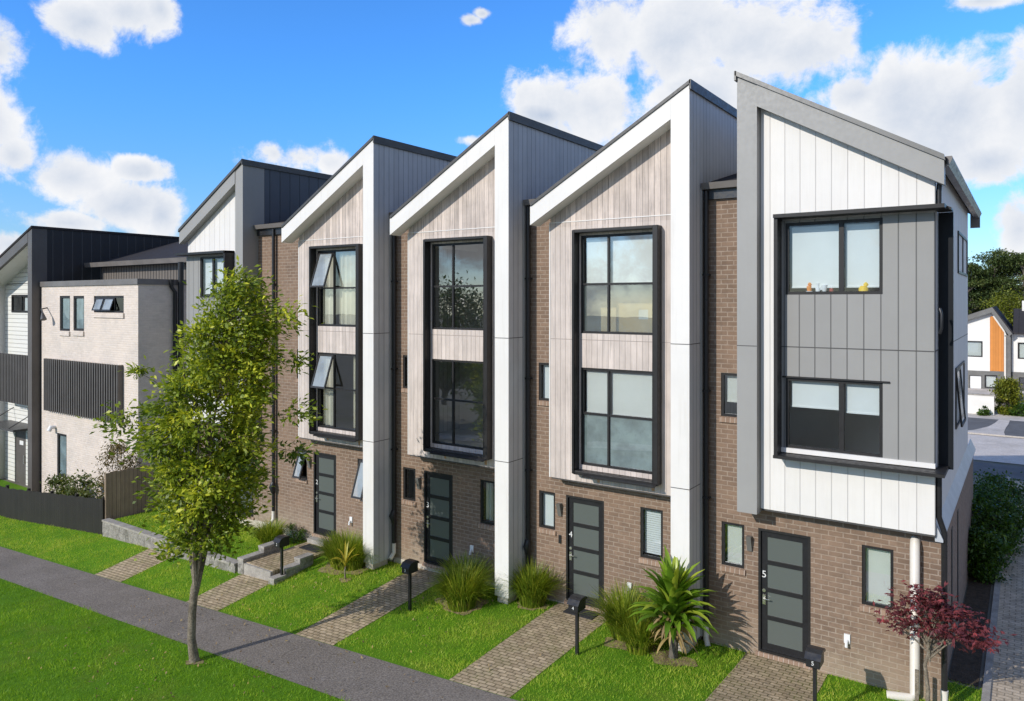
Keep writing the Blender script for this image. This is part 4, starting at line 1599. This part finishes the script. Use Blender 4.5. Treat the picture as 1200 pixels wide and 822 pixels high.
tussock(-.98, -.10, -.17, .86, 1.05, 1500, 'broad tussock grass clump beside the raised porch, left of a white pillar', sx=1.15, sy=.75)
tussock(-4.55, -.0, TZ, .66, .66, 700, 'small tussock grass clump below the black downpipe left of the porch')
tussock(3.35, -.1, g(3.3, -.1), .9, .7, 800, 'dark tussock clump behind its yellower neighbour under the shaded wall')
tussock(3.62, -.62, g(3.6, -.6), .86, .72, 900, 'yellowish tussock clump in front, under the shaded wall')
tussock(5.05, .36, g(5.05, .36), .92, .66, 750, 'single tussock clump standing right of the middle white pillar')
tussock(7.72, .0, g(7.7, 0), .95, .66, 800, 'olive tussock clump left of the broad leaved cabbage palm')
tussock(8.25, -.42, g(8.2, -.4), .78, .55, 600, 'low tussock clump at the foot of the broad leaved cabbage palm')
tussock(-22.5, -2.2, g(-22.5, -2.2), .45, .8, 350, 'dry straw coloured tussock below the black fence', mat='dead', sx=1.6, sy=.5, base=False)


def cordyline(x, y, z):
    r = thing('cabbage_palm', 'cabbage palm with broad green sword leaves and shaggy trunk beside the white pillar', 'palm', (x, y, z))
    h = 1.05
    t = MB()
    t.tube([(x, y, z - .1), (x + .02, y, z + .4), (x, y, z + .8), (x + .01, y, z + h + .1)], [.10, .085, .08, .05], 12)
    t.build('trunk', M['bark_dark'], r, smooth=True)
    n = 150
    a = rng.uniform(0, 2 * math.pi, n)
    d = np.stack([np.cos(a), np.sin(a)], 1)
    hz = rng.uniform(-.62, .14, n)
    P = np.stack([x + .05 * d[:, 0], y + .05 * d[:, 1], z + h + hz], 1)
    lean = 1.0 - 2.6 * hz + rng.normal(0, .35, n)
    V, F = sword(P, rng.uniform(.75, 1.15, n), rng.uniform(.13, .19, n), d, np.clip(lean, .15, 2.5))
    np_mesh('leaves', V, F, M['cord'], r, np.repeat(rng.beta(2, 2.3, n), 12))
    n = 75
    a = rng.uniform(0, 2 * math.pi, n)
    d = np.stack([np.cos(a), np.sin(a)], 1)
    P = np.stack([x + .09 * d[:, 0], y + .09 * d[:, 1], z + rng.uniform(.4, 1.0, n)], 1)
    V, F = sword(P, rng.uniform(.3, .6, n), rng.uniform(.04, .075, n), d, rng.uniform(2.6, 3.05, n), start=1.5)
    np_mesh('dead_leaves', V, F, M['dead'], r, np.repeat(rng.uniform(0, 1, n), 12))
    return r


def sword(P, L, Wd, dirs, lean, start=.2, seg=6):
    """broad folded leaves, widest past the middle"""
    n = len(P)
    side = np.stack([-dirs[:, 1], dirs[:, 0], np.zeros(n)], 1)
    p = P.copy()
    rows = []
    for k in range(seg + 1):
        t = k / seg
        w = Wd * (.35 + .65 * math.sin(math.pi * min(1, t * .95 + .12)) ** .8) if k < seg else Wd * .04
        ang = lean * (start + (1 - start) * t ** 1.1) if start < 1 else lean * (.55 + .45 * t)
        f = np.stack([dirs[:, 0] * np.sin(ang), dirs[:, 1] * np.sin(ang), np.cos(ang)], 1)
        nrm = np.cross(side, f)
        e = nrm * (w * .22)[:, None]
        rows += [p - side * w[:, None] / 2 - e, p, p + side * w[:, None] / 2 - e]
        p = p + f * (L / seg)[:, None]
    V = np.stack(rows, 1)
    m = 3 * (seg + 1)
    base = (np.arange(n) * m)[:, None]
    F = []
    for k in range(seg):
        for q in (0, 1):
            i = 3 * k + q
            F.append(np.concatenate([base + i, base + i + 1, base + i + 4, base + i + 3], 1))
    return V.reshape(-1, 3), np.stack(F, 1).reshape(-1, 4)


cordyline(8.98, -.35, g(8.98, -.35))
# small yellow cabbage palm
x, y = -.30, -.78
z = g(x, y)
r = thing('young_palm', 'small yellow leaved palm on the lawn in front of a tussock clump', 'palm', (x, y, z))
m = MB()
m.tube([(x, y, z - .1), (x - .02, y, z + .25), (x + .01, y, z + .38)], [.025, .022, .015], 8)
m.build('stem', M['bark'], r, smooth=True)
a = np.array([2.4, 2.9, 3.5, .3, .7, 1.2, 4.2, 5.2, 2.0])
d = np.stack([np.cos(a), np.sin(a)], 1)
P = np.tile(np.array([[x, y, z + .36]]), (len(a), 1))
V, F = sword(P, np.array([.72, .66, .5, .8, .55, .6, .55, .5, .7]), np.full(len(a), .065), d, np.array([.75, 1.7, 2.1, .95, 1.7, 1.1, 2.0, 1.9, .65]))
np_mesh('leaves', V, F, M['ycord'], r, np.repeat(rng.uniform(0, 1, len(a)), 12))


def grow(mb, p, d, L, rad, depth, tips, bend=.25, kids=(2, 3)):
    """recursive limbs"""
    pts, rr = [p], [rad]
    q = Vector(p)
    d = Vector(d).normalized()
    n = 4
    for i in range(n):
        d = (d + Vector((random.gauss(0, bend), random.gauss(0, bend), random.gauss(0.04, bend * .6))) * .4).normalized()
        q = q + d * L / n
        pts.append(tuple(q))
        rr.append(rad * (1 - .55 * (i + 1) / n))
    mb.tube(pts, rr, 7 if rad > .02 else 5, caps=False)
    if depth == 0:
        tips.append((Vector(pts[-1]), d))
        tips.append((Vector(pts[2]), d))
        return
    for i in range(random.randint(*kids)):
        k = random.randint(2, n)
        dd = (d + Vector((random.gauss(0, .6), random.gauss(0, .6), random.gauss(.1, .35)))).normalized()
        grow(mb, pts[k], dd, L * random.uniform(.5, .75), rr[k] * .7, depth - 1, tips, bend, kids)
    tips.append((Vector(pts[-1]), d))


def street_tree():
    bx, by = .09, -5.49
    bz = g(bx, by)
    root = thing('street_tree', 'young street tree with yellow green leaves on the grass by the footpath', 'tree', (bx, by, bz))
    rt = Vector((.8217, .57, 0))
    fw = Vector((-.57, .8217, 0))

    def W(a, b, z):      # lateral, depth offsets seen across the street
        v = Vector((bx, by, 0)) + rt * a + fw * b
        return Vector((v.x, v.y, z))
    tm = MB()
    tm.tube([tuple(W(.0, 0, bz - .15)), tuple(W(-.01, 0, bz + .06)), tuple(W(-.07, .0, bz + .5)), tuple(W(-.06, .02, bz + 1.1)), tuple(W(.0, .0, bz + 1.6)), tuple(W(.03, .02, bz + 1.85))],
            [.16, .11, .088, .085, .085, .05], 12)
    # crown outline surveyed against the facade: height, left and right reach
    H = np.array([1.95, 2.3, 2.8, 3.4, 4.0, 4.55, 5.0, 5.5, 6.0, 6.5, 7.0, 7.5, 7.9])
    XL = np.array([-.45, -.6, -.75, -.85, -1.05, -1.25, -1.2, -.85, -.5, -.2, .15, .4, .8])
    XR = np.array([.5, .85, 1.2, 1.5, 1.65, 1.75, 1.75, 1.8, 1.8, 1.75, 1.75, 1.6, 1.25])
    stems = []
    for (a, b, top) in [(-.55, .2, 5.3), (-.1, -.35, 6.4), (.35, .3, 7.6), (.75, -.2, 7.0), (1.1, .35, 6.0), (.35, -.6, 5.2), (.1, .7, 5.6)]:
        pts = [tuple(W(.02, .0, bz + random.uniform(1.35, 1.9)))]
        for t in (.2, .4, .6, .8, 1):
            pts.append(tuple(W(a * t ** .8 + random.gauss(0, .05), b * t + random.gauss(0, .05), bz + 2.1 + (top - bz - 2.1) * t)))
        tm.tube(pts, [.06, .05, .04, .028, .016, .008], 7, caps=False)
        stems += [Vector(p) for p in pts[1:]]
        for q0, q1 in zip(pts[1:-1], pts[2:]):
            stems.append((Vector(q0) + Vector(q1)) / 2)
    cents = []
    n = 0
    while len(cents) < 205:
        z = random.uniform(1.95, 7.9)
        if z < 2.9 and random.random() < .45:
            continue
        l, r_ = float(np.interp(z, H, XL)), float(np.interp(z, H, XR))
        c, hw = (l + r_) / 2, (r_ - l) / 2
        ang = random.uniform(0, 2 * math.pi)
        rad = random.uniform(.12, 1) ** .5
        a, b = c + hw * rad * math.cos(ang) * .9, hw * rad * math.sin(ang) * .85
        p = W(a, b, z)
        if any((p - q).length < .29 for q in cents):
            n += 1
            if n > 4000:
                break
            continue
        cents.append(p)
    # a few long sprays that break the outline
    for (a, b, z) in [(-1.72, .0, 4.72), (-1.5, -.2, 4.95), (2.25, .1, 6.1), (2.1, -.1, 7.2), (1.9, 0, 6.9), (2.3, 0, 5.0), (-.6, 0, 2.0), (.9, .1, 8.0), (2.2, .2, 4.1), (-1.3, .1, 5.9)]:
        cents.append(W(a, b, z))
    C, Dr, RN, FC = [], [], [], []
    for p in cents:
        s = min(stems, key=lambda q: (q - p).length + .5 * max(0, q.z - p.z))
        mid = (s + p) / 2 + Vector((0, 0, .06))
        tm.tube([tuple(s), tuple(mid), tuple(p)], [.014, .010, .004], 5, caps=False)
        out = (p - W(.3, 0, p.z - .5)).normalized()
        k = random.randint(85, 135)
        spread = random.uniform(.13, .25)
        tone = random.gauss(0, .16)
        off = rng.normal(size=(k, 3)) * np.array([spread, spread, spread * .6])
        # leaves hang along short twigs
        C.append(np.array(p) + off)
        dd = off / (np.linalg.norm(off, axis=1)[:, None] + 1e-6) * .7 + np.array(out) * .5 + rng.normal(size=(k, 3)) * .4
        Dr.append(dd)
        FC.append(np.tile(np.array(out) * .5 + np.array([-.25, -.6, .35]), (k, 1)) + off / spread * .25)
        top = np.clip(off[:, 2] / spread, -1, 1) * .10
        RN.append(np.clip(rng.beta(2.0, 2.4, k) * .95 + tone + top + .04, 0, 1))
    C, Dr, RN, FC = np.concatenate(C), np.concatenate(Dr), np.concatenate(RN), np.concatenate(FC)
    V, F = leaf_quads(C, rng.uniform(.10, .18, len(C)), rng.uniform(.045, .078, len(C)), .3, .25, Dr, FC)
    tm.build('trunk', M['bark'], root, smooth=True)
    np_mesh('crown', V, F, M['leaf'], root, RN)


street_tree()


def red_maple():
    x, y = 13.52, .12
    z = g(x, y)
    root = thing('red_maple', 'small dark red Japanese maple at the brick corner by the white pipe', 'maple', (x, y, z))
    tm = MB()
    tm.tube([(x, y, z - .1), (x + .03, y, z + .5), (x - .02, y, z + .95), (x + .06, y + .03, z + 1.3)], [.04, .034, .03, .022], 8, caps=False)
    tm.box(x - .18, x - .12, y + .02, y + .07, z - .2, z + .8)
    tips = []
    C = []
    for (a, b, c) in [(-.5, -.1, 1.62), (-.35, .1, 2.0), (.0, .0, 2.28), (.35, .05, 1.95), (.75, -.05, 1.72), (.95, .0, 1.6), (.15, -.25, 1.8), (.2, .3, 1.9), (-.1, -.1, 2.1), (.55, .25, 1.9), (-.55, .05, 1.78), (.6, -.2, 1.66), (.1, .1, 1.65), (-.2, .05, 1.72), (.9, .2, 1.78), (-.02, .05, 2.15), (.25, .1, 2.05)]:
        p = Vector((x + .02 + a * .86, y + b, z + c - .03))
        s = Vector((x + .05, y + .02, z + 1.0 + random.random() * .3))
        mid = (s + p) / 2 + Vector((random.gauss(0, .05), 0, .05))
        tm.tube([tuple(s), tuple(mid), tuple(p)], [.018, .012, .005], 6, caps=False)
        k = 56
        off = rng.normal(size=(k, 3)) * np.array([.17, .17, .055])
        C.append(np.array(p) + off)
    C = np.concatenate(C)
    tm.build('trunk', M['bark'], root, smooth=True)
    # palmate leaves: three narrow lobes each
    d0 = unit_vecs(len(C))
    d0[:, 2] = d0[:, 2] * .5 - .25
    VV, FF, o = [], [], 0
    rn = rng.beta(1.8, 3.0, len(C))
    for k in (-.7, 0, .7):
        d = d0.copy()
        d[:, 0], d[:, 1] = d0[:, 0] * math.cos(k) - d0[:, 1] * math.sin(k), d0[:, 0] * math.sin(k) + d0[:, 1] * math.cos(k)
        d /= np.linalg.norm(d, axis=1)[:, None]
        V, F = leaf_quads(C + d * .035, rng.uniform(.09, .135, len(C)), rng.uniform(.028, .042, len(C)), 1.0, 0, d)
        VV.append(V)
        FF.append(F + o)
        o += len(V)
    np_mesh('crown', np.concatenate(VV), np.concatenate(FF), M['maple'], root, np.tile(rn, 3))


red_maple()


def bushy(name, label, cat, loc, rad, hgt, n, mat, leaf=(.08, .14), group=None, trunk=None, clumps=26, flat=.7, base_gap=.0):
    x, y, z = loc
    root = thing(name, label, cat, loc, group)
    tm = MB()
    t0 = trunk or .04
    tm.tube([(x, y, z - .2), (x, y, z + hgt * .35 + .05)], [t0, t0 * .6], 7)
    C, RN = [], []
    for i in range(clumps):
        a = random.uniform(0, 2 * math.pi)
        t = random.uniform(base_gap, 1)
        prof = math.sin(math.pi * min(1, .12 + .8 * (t - base_gap) / (1 - base_gap + 1e-6))) ** .6
        rr = rad * prof * random.uniform(.35, 1) ** .5
        p = np.array([x + rr * math.cos(a), y + rr * math.sin(a), z + hgt * t * .93 + .04 * hgt])
        tm.tube([(x, y, z + hgt * .3 * t), tuple(p)], [t0 * .45, t0 * .12], 5, caps=False)
        k = n // clumps
        s = rad * random.uniform(.2, .34)
        off = rng.normal(size=(k, 3)) * np.array([s, s, s * flat])
        C.append(p + off)
        RN.append(np.clip(rng.beta(2, 2.6, k) + random.gauss(0, .12), 0, 1))
    C, RN = np.concatenate(C), np.concatenate(RN)
    C[:, 2] = np.maximum(C[:, 2], z + .02)
    tm.build('trunk', M['bark_dark'], root)
    V, F = leaf_quads(C, rng.uniform(*leaf, len(C)), rng.uniform(*leaf, len(C)) * .5, .5, .1)
    np_mesh('crown', V, F, M[mat], root, RN)
    return root


# plants by the cream house
bushy('garden_shrub', 'reddish loose shrub above the timber fence by the cream brick corner', 'shrub', (-12.75, -.5, -.9),   .62, 3.1, 2400, 'shrub_red', (.07, .13), clumps=26, base_gap=.4)
for i, (x, lab) in enumerate([(-17.0, 'leafy green shrub over the black fence, below the slatted screen'), (-15.6, 'leafy green shrub over the black fence, next to the fence corner plants'),
                              (-14.2, 'pale green shrub over the black fence nearest the timber fence')]):
    bushy('garden_shrub', lab, 'shrub', (x, -.55, -1.2), .62, 1.6 + .1 * i, 1500, 'shrub', (.10, .18), 'shrubs behind the black fence', clumps=20)
bushy('garden_shrub', 'low dark shrub on the terrace between the downpipe and the porch door', 'shrub', (-3.95, .45, TZ), .28, .62, 500, 'hedge', (.05, .09), clumps=10)
# hedge along the side of the end house
for i, (xx, yy, h, rr) in enumerate([(14.0, 8.6, 1.2, .5), (14.05, 10.0, 1.6, .62), (14.15, 11.6, 1.75, .72), (14.3, 13.3, 1.8, .8)]):
    lab = ['nearest and lowest bush of the dark green side hedge', 'second bush from the near end of the side hedge', 'third bush from the near end of the side hedge',
           'farthest bush of the dark green side hedge'][i]
    bushy('hedge_bush', lab, 'bush', (xx, yy, .05), rr, h, 4200, 'hedge', (.08, .14), 'bushes along the side of the end house', clumps=44)


# ------------------------------------------------------------------ lawns
def lawn(n_per, regions, avoid, seed):
    r2 = np.random.default_rng(seed)
    PP = []
    for (x0, x1, y0, y1, dens, zfix) in regions:
        n = int((x1 - x0) * (y1 - y0) * n_per * dens)
        P = np.stack([r2.uniform(x0, x1, n), r2.uniform(y0, y1, n)], 1)
        ok = np.ones(n, bool)
        for (a, b, c, d) in avoid:
            w = .045 * r2.normal(size=n)
            ok &= ~((P[:, 0] > a + w) & (P[:, 0] < b + w) & (P[:, 1] > c + w) & (P[:, 1] < d + w))
        P = P[ok]
        z = gz(P[:, 0], P[:, 1]) if zfix is None else np.full(len(P), zfix)
        PP.append(np.column_stack([P, z]))
    P = np.concatenate(PP)
    n = len(P)
    a = r2.uniform(0, 2 * math.pi, n)
    h = r2.uniform(.03, .075, n)
    # patchy growth
    pt = np.sin(P[:, 0] * 1.9 + 1.3 * np.sin(P[:, 1] * 1.3)) * np.sin(P[:, 1] * 2.3 + np.sin(P[:, 0] * .9)) + .6 * np.sin(P[:, 0] * 5.3 + P[:, 1] * 4.1) * np.sin(P[:, 1] * 6.1 - P[:, 0] * 2.7)
    h *= 1 + .28 * pt
    w = r2.uniform(.009, .016, n)
    s = np.stack([np.cos(a), np.sin(a), np.zeros(n)], 1) * (w / 2)[:, None]
    lean = r2.normal(0, .55, (n, 2)) * h[:, None]
    tip = P + np.column_stack([lean, h])
    V = np.stack([P - s - [0, 0, .01], P + s - [0, 0, .01], tip], 1).reshape(-1, 3)
    F = np.arange(3 * n).reshape(n, 3)
    p2 = np.sin(P[:, 0] * .7 + 2.1 * np.sin(P[:, 1] * .5 + .4)) * np.sin(P[:, 1] * 1.1 + 1.7 * np.sin(P[:, 0] * .6))
    rn = np.clip(r2.beta(2, 2.8, n) * .8 + .12 * pt + .10 * p2 + (r2.uniform(0, 1, n) > .965) * .4 + np.where(P[:, 1] < -5, -.06, .32), 0, 1)
    return V, F, rn


AV = [(5.56, 7.02, -3.5, 1), (.92, 2.2, -3.5, 1), (10.15, 11.75, -3.5, 1), (-3.55, -2.15, -3.5, 1), (-8.45, -6.95, -3.5, -1.5),
      (-60, 40, -5.06, -3.4)]
V, F, rn = lawn(1150, [(-16, 9, -9.2, -5.02, 1, None), (-27, -8, -3.42, -1.6, .8, None), (-8, 14.2, -3.42, .8, 1, None), (-11.2, -6.6, -1.5, .8, .7, TZ), (-6.6, -3.8, -1.5, .8, .9, TZ), (13.75, 14.28, -3.4, 1.9, 1, None)],
                AV, 3)
o = np_mesh('lawn', V, F, M['grass'], None, rn)
tag(o, 'short bright green lawn grass in front of the houses', 'grass', None, 'stuff')

# dry straw and soil under the planting, and leaf litter
def patch(x, y, r, zfix=None):
    m = MB()
    n = 26
    r *= .82
    ring = []
    for k in range(n):
        a = 2 * math.pi * k / n
        rr = r * (1 + .16 * math.sin(3 * a + x * 5) + .10 * math.sin(7 * a + y * 9))
        px_, py_ = x + rr * math.cos(a) * 1.15, y + rr * math.sin(a) * .8
        ring.append((px_, min(py_, .78), (gzf(px_, min(py_, .78)) if zfix is None else zfix) + .016))
    c = (x, min(y, .7), (gzf(x, min(y, .7)) if zfix is None else zfix) + .03)
    for k in range(n):
        m.face([c, ring[k], ring[(k + 1) % n]])
    m.build('planting_soil', M['straw'])['kind'] = 'structure'


for (x, y, r) in [(-.98, -.2, .78), (3.5, -.5, .72), (5.05, .3, .45), (7.95, -.25, .6), (8.98, -.4, .5), (-.3, -.8, .2), (.09, -5.49, .24), (13.5, .15, .3)]:
    patch(x, y, r)
r3 = np.random.default_rng(5)
n = 420
P = np.stack([r3.normal(.4, 3.2, n), r3.uniform(-7.5, .4, n)], 1)
Z = gz(P[:, 0], P[:, 1]) + .05
C = np.column_stack([P, Z])
V, F = leaf_quads(C, r3.uniform(.05, .09, n), r3.uniform(.025, .045, n), 2.5)
tag(np_mesh('fallen_leaves', V, F, M['dead'], None, r3.uniform(0, 1, n)), 'scattered dry fallen leaves on the lawn and footpath', 'leaf litter', None, 'stuff')

# ------------------------------------------------------------------ ornaments on the near upper window sill
def ornament(x, label, parts, name='ornament'):
    """small turned figures on the sill behind the pane"""
    r = thing(name, label, 'ornament', (x, .52, 7.63), 'ornaments on the window sill')
    for (nm, mat, prof, dx) in parts:
        m = MB()
        m.tube([(x + dx, .52, 7.63 + zz) for zz, _ in prof], [q for _, q in prof], 10)
        m.build(nm, M[mat], r, smooth=True)


ornament(11.46, 'orange and white figure on the sill, leftmost ornament', [('body', 'orange', [(0, .04), (.06, .055), (.10, .05)], 0), ('base', 'white_plastic', [(-.03, .07), (0, .07)], 0), ('head', 'orange', [(.1, .03), (.13, .045), (.17, .02)], .01)])
ornament(11.62, 'white jug shaped ornament between the orange figure and cup', [('body', 'white_plastic', [(-.03, .04), (.05, .05), (.12, .03), (.15, .045)], 0), ('spout', 'white_plastic', [(.02, .02), (.1, .02)], .06)])
ornament(11.74, 'pale cup ornament in the middle of the sill', [('cup', 'white_plastic', [(-.03, .03), (.06, .06), (.12, .065)], 0)])
ornament(11.87, 'dark red small figure on the sill beside the window mullion', [('body', 'red_toy', [(-.03, .04), (.05, .04)], 0), ('head', 'white_plastic', [(.05, .02), (.08, .03), (.11, .015)], 0)])
ornament(12.44, 'yellow figure alone on the right hand sash sill', [('body', 'yellow', [(-.03, .09), (.04, .09), (.09, .06)], 0), ('head', 'yellow', [(.08, .04), (.12, .05), (.16, .02)], .04)])


for (x0, x1, z0, z1, y0, lab) in [(6.72, 7.12, 6.72, 7.28, .75, 'small cardboard box behind the tall window, left of the wide box'),
                                 (7.16, 8.12, 6.72, 7.38, .72, 'wide cardboard box with a white sticker behind the tall window')]:
    r = thing('cardboard_box', lab, 'box', ((x0 + x1) / 2, y0 + .2, z0), 'boxes behind the tall window')
    m = MB()
    m.box(x0, x1, y0, y0 + .4, z0, z1 - .02)
    m.build('carton', M['card'], r, bevel=.01)
    m = MB()
    m.box(x0 - .01, x1 + .01, y0 - .01, y0 + .41, z1 - .02, z1)
    m.build('lid', M['card'], r)
    if x1 - x0 > .5:
        m = MB()
        m.box(x0 + .55, x0 + .78, y0 - .006, y0, z0 + .3, z0 + .52)
        m.build('sticker', M['white_plastic'], r)


# ------------------------------------------------------------------ far side at the right: houses, fences, trees
def far_house():
    y = 60.0
    root = thing('gabled_house', 'distant white house with an orange board panel under its gable', 'house', (11, y, 0))
    wl = MB()
    ap = (12.5, 6.75)
    wl.wall(4.5, 13.55, -.3, 4.6, y, y + .3, [(10.5, 11.85, 2.7, 4.05), (10.9, 11.8, -.2, 1.1), (12.0, 12.9, .1, 1.2)])
    wl.prism_y([(4.5, 4.6), (13.55, 4.6), (13.4, 5.0), (12.5, 6.5), (8.5, 4.9)], y, y + .3)
    wl.box(13.25, 13.55, y + .3, y + 8, -.3, 4.6)
    wl.build('wall', M['render_white'], root)
    op = MB()
    op.prism_y([(12.38, 1.55), (13.36, 1.55), (13.36, 4.85), (12.55, 6.2), (12.38, 6.12)], y - .05, y - .005)
    op.build('orange_panel', M['orange_panel'], root)
    bb = MB()
    bb.prism_y([(8.0, 4.75), (12.5, 6.5), (13.75, 4.55), (13.95, 4.75), (12.55, 6.95), (8.0, 5.15)], y - .5, y - .02)
    bb.build('barge_board', M['flash_grey'], root)
    rf = MB()
    rf.prism_y([(8.0, 5.1), (12.55, 6.9), (12.6, 7.0), (8.0, 5.2)], y - .45, y + 9)
    rf.prism_y([(12.55, 6.9), (13.95, 4.75), (14.05, 4.8), (12.6, 7.0)], y - .45, y + 9)
    rf.build('roof', M['roof'], root)
    bd = MB()
    bd.wall(9.5, 13.4, -.3, 1.52, y - .08, y - .01, [(10.9, 11.8, -.2, 1.1), (12.0, 12.9, .1, 1.2)])
    bd.box(13.42, 13.85, y - .12, y - .01, -.3, 4.6)
    bd.build('grey_band', M['flash_grey'], root)
    window(root, None, 10.5, 11.85, 2.7, 4.05, y - .02, (), (), fw=.09, blind=[(10.6, 11.75, 2.8, 3.95, 'roll')])
    window(root, None, 12.0, 12.9, .1, 1.2, y - .02, (), (), fw=.09, blind=[(12.1, 12.8, .2, 1.1, 'roll')])
    d = MB()
    d.box(10.95, 11.75, y + .05, y + .12, -.2, 1.05)
    d.build('door', M['white_plastic'], root)
    dp = MB()
    dp.tube([(13.46, y - .22, 4.5), (13.46, y - .22, -.2)], .08, 8)
    dp.build('downpipe', M['pipe_white'], root)
    r2 = thing('white_house', 'distant white house with a long dark roof at the right edge', 'house', (17, y, 0))
    wl = MB()
    wl.wall(13.9, 22, -.3, 4.75, y + .4, y + .7, [(14.32, 15.6, 2.65, 4.0), (14.4, 16, -.2, 1.1)])
    wl.box(13.9, 14.1, y + .7, y + 8, -.3, 4.75)
    wl.build('wall', M['render_white'], r2)
    rf = MB()
    rf.prism_x([(y - .1, 4.7), (y + 5, 6.6), (y + 10, 4.7), (y + 10, 4.85), (y + 5, 6.8), (y - .1, 4.85)], 13.98, 23)
    rf.build('roof', M['roof'], r2)
    ch = MB()
    ch.box(14.6, 15.1, y + 4.5, y + 5.2, 6.4, 7.5)
    ch.build('chimney', M['render_white'], r2)
    bd = MB()
    bd.wall(13.9, 22, -.3, 1.52, y + .3, y + .39, [(14.4, 16, -.2, 1.1)])
    bd.build('grey_band', M['flash_grey'], r2)
    window(r2, None, 14.32, 15.6, 2.65, 4.0, y + .36, (), (), fw=.09, blind=[(14.45, 15.5, 2.75, 3.9, 'roll')])
    window(r2, None, 14.4, 16, -.2, 1.1, y + .36, (15.2,), (.6,), fw=.09)
    rm = MB()
    rm.box(4.8, 22, y + 3, y + 3.2, -.3, 4.6)
    rm.build('partition', M['room_dark'], r2)


far_house()
f = thing('yard_wall', 'white rendered wall before the distant orange panelled house', 'wall', (12, 43, 0))
m = MB()
m.box(6, 13.2, 43, 43.25, -.3, 1.25)
m.build('wall_face', M['render_white'], f)
m = MB()
m.box(6, 13.25, 42.95, 43.3, 1.25, 1.33)
m.build('coping', M['conc'], f)
f = thing('timber_fence', 'distant pale timber fence behind the yellow green conifer', 'fence', (15, 45.5, 0))
m = MB()
for k, x in enumerate(np.arange(13.0, 24, .2)):
    m.box(x, x + .19, 45.5, 45.54, -.2, 1.3 + .02 * math.sin(k * 3))
m.build('palings', M['fence_far'] if 'fence_far' in M else M['conc'], f)
m = MB()
m.box(13.0, 24, 45.54, 45.6, .2, .3)
m.box(13.0, 24, 45.54, 45.6, .9, 1.0)
m.build('rails', M['conc'], f)
bushy('conifer_shrub', 'yellow green conifer shrub before the distant timber fence', 'shrub', (13.88, 43.9, 0), .62, 2.3, 5000, 'lime', (.12, .24), clumps=46, trunk=.07)
bushy('garden_shrub', 'dark low shrub at the foot of the yellow green conifer', 'shrub', (14.45, 43.6, 0), .6, .8, 1400, 'hedge', (.1, .2), clumps=16)
bushy('garden_shrub', 'small shrub against the far white yard wall', 'shrub', (12.6, 42.4, 0), .35, .6, 600, 'hedge', (.1, .2), clumps=10)


def pine(x, y, h, label, spread=3.2, n=9000):
    root = thing('pine_tree', label, 'tree', (x, y, 0), 'pines beyond the far houses')
    tm = MB()
    lean = random.uniform(-.6, .6)
    tm.tube([(x, y, -.2), (x + lean * .3, y, h * .4), (x + lean, y, h * .93)], [.36, .26, .08], 8)
    C, RN = [], []
    k = 44
    for i in range(k):
        t = random.uniform(.4, 1.0) ** .8
        a = random.uniform(0, 2 * math.pi)
        rr = spread * (1.08 - .6 * max(0, (t - .6) / .4) ** 1.6) * random.uniform(.3, 1)
        p = np.array([x + lean * t + rr * math.cos(a), y + rr * math.sin(a), h * t])
        tm.tube([(x + lean * t * .9, y, h * (t - .1)), tuple(p)], [.09, .03], 5, caps=False)
        m_ = n // k
        s = random.uniform(.45, .8)
        C.append(p + rng.normal(size=(m_, 3)) * np.array([s, s, s * .38]))
        RN.append(np.clip(rng.beta(2, 2.5, m_) + random.gauss(0, .12), 0, 1))
    C, RN = np.concatenate(C), np.concatenate(RN)
    tm.build('trunk', M['bark_dark'], root)
    V, F = leaf_quads(C, rng.uniform(.22, .42, len(C)), rng.uniform(.10, .2, len(C)), .6)
    np_mesh('crown', V, F, M['pine'], root, RN)


for i, (x, y, h, s) in enumerate([(8.4, 100, 12.2, 2.6), (11.2, 103, 14.0, 3.2), (14.6, 101, 13.3, 3.2), (18.4, 104, 13.6, 3.4), (5.0, 104, 12.6, 3), (12.6, 110, 12.6, 3.6), (9.6, 112, 12.0, 3.4)]):
    pine(x, y, h, ['tall dark pine just right of the near house wall', 'tallest dark pine in the middle of the far grove', 'dark pine behind the distant long roof', 'dark pine at the right edge of the grove',
                   'pine mostly hidden behind the near end house', 'rear pine filling the gap behind the tallest one', 'rear pine filling the gap left of the tallest one'][i], s)
bushy('round_tree', 'round yellow green tree behind the distant dark roofs', 'tree', (13.2, 88, 0), 2.2, 8.2, 6500, 'lime', (.22, .4), clumps=60, trunk=.2, base_gap=.3)

# trees across the street that the bare panes mirror
for (x, y, h, r_, lab) in [(-19.5, -30, 8.5, 3.0, 'broad tree across the street, mirrored in the bare dark windows'), (-25, -32, 9.5, 3.4, 'tall tree across the street, mirrored in the bare dark windows')]:
    bushy('broad_tree', lab, 'tree', (x, y, -1), r_, h, 4200, 'hedge', (.25, .45), 'trees across the street', trunk=.25, clumps=60, base_gap=.2)
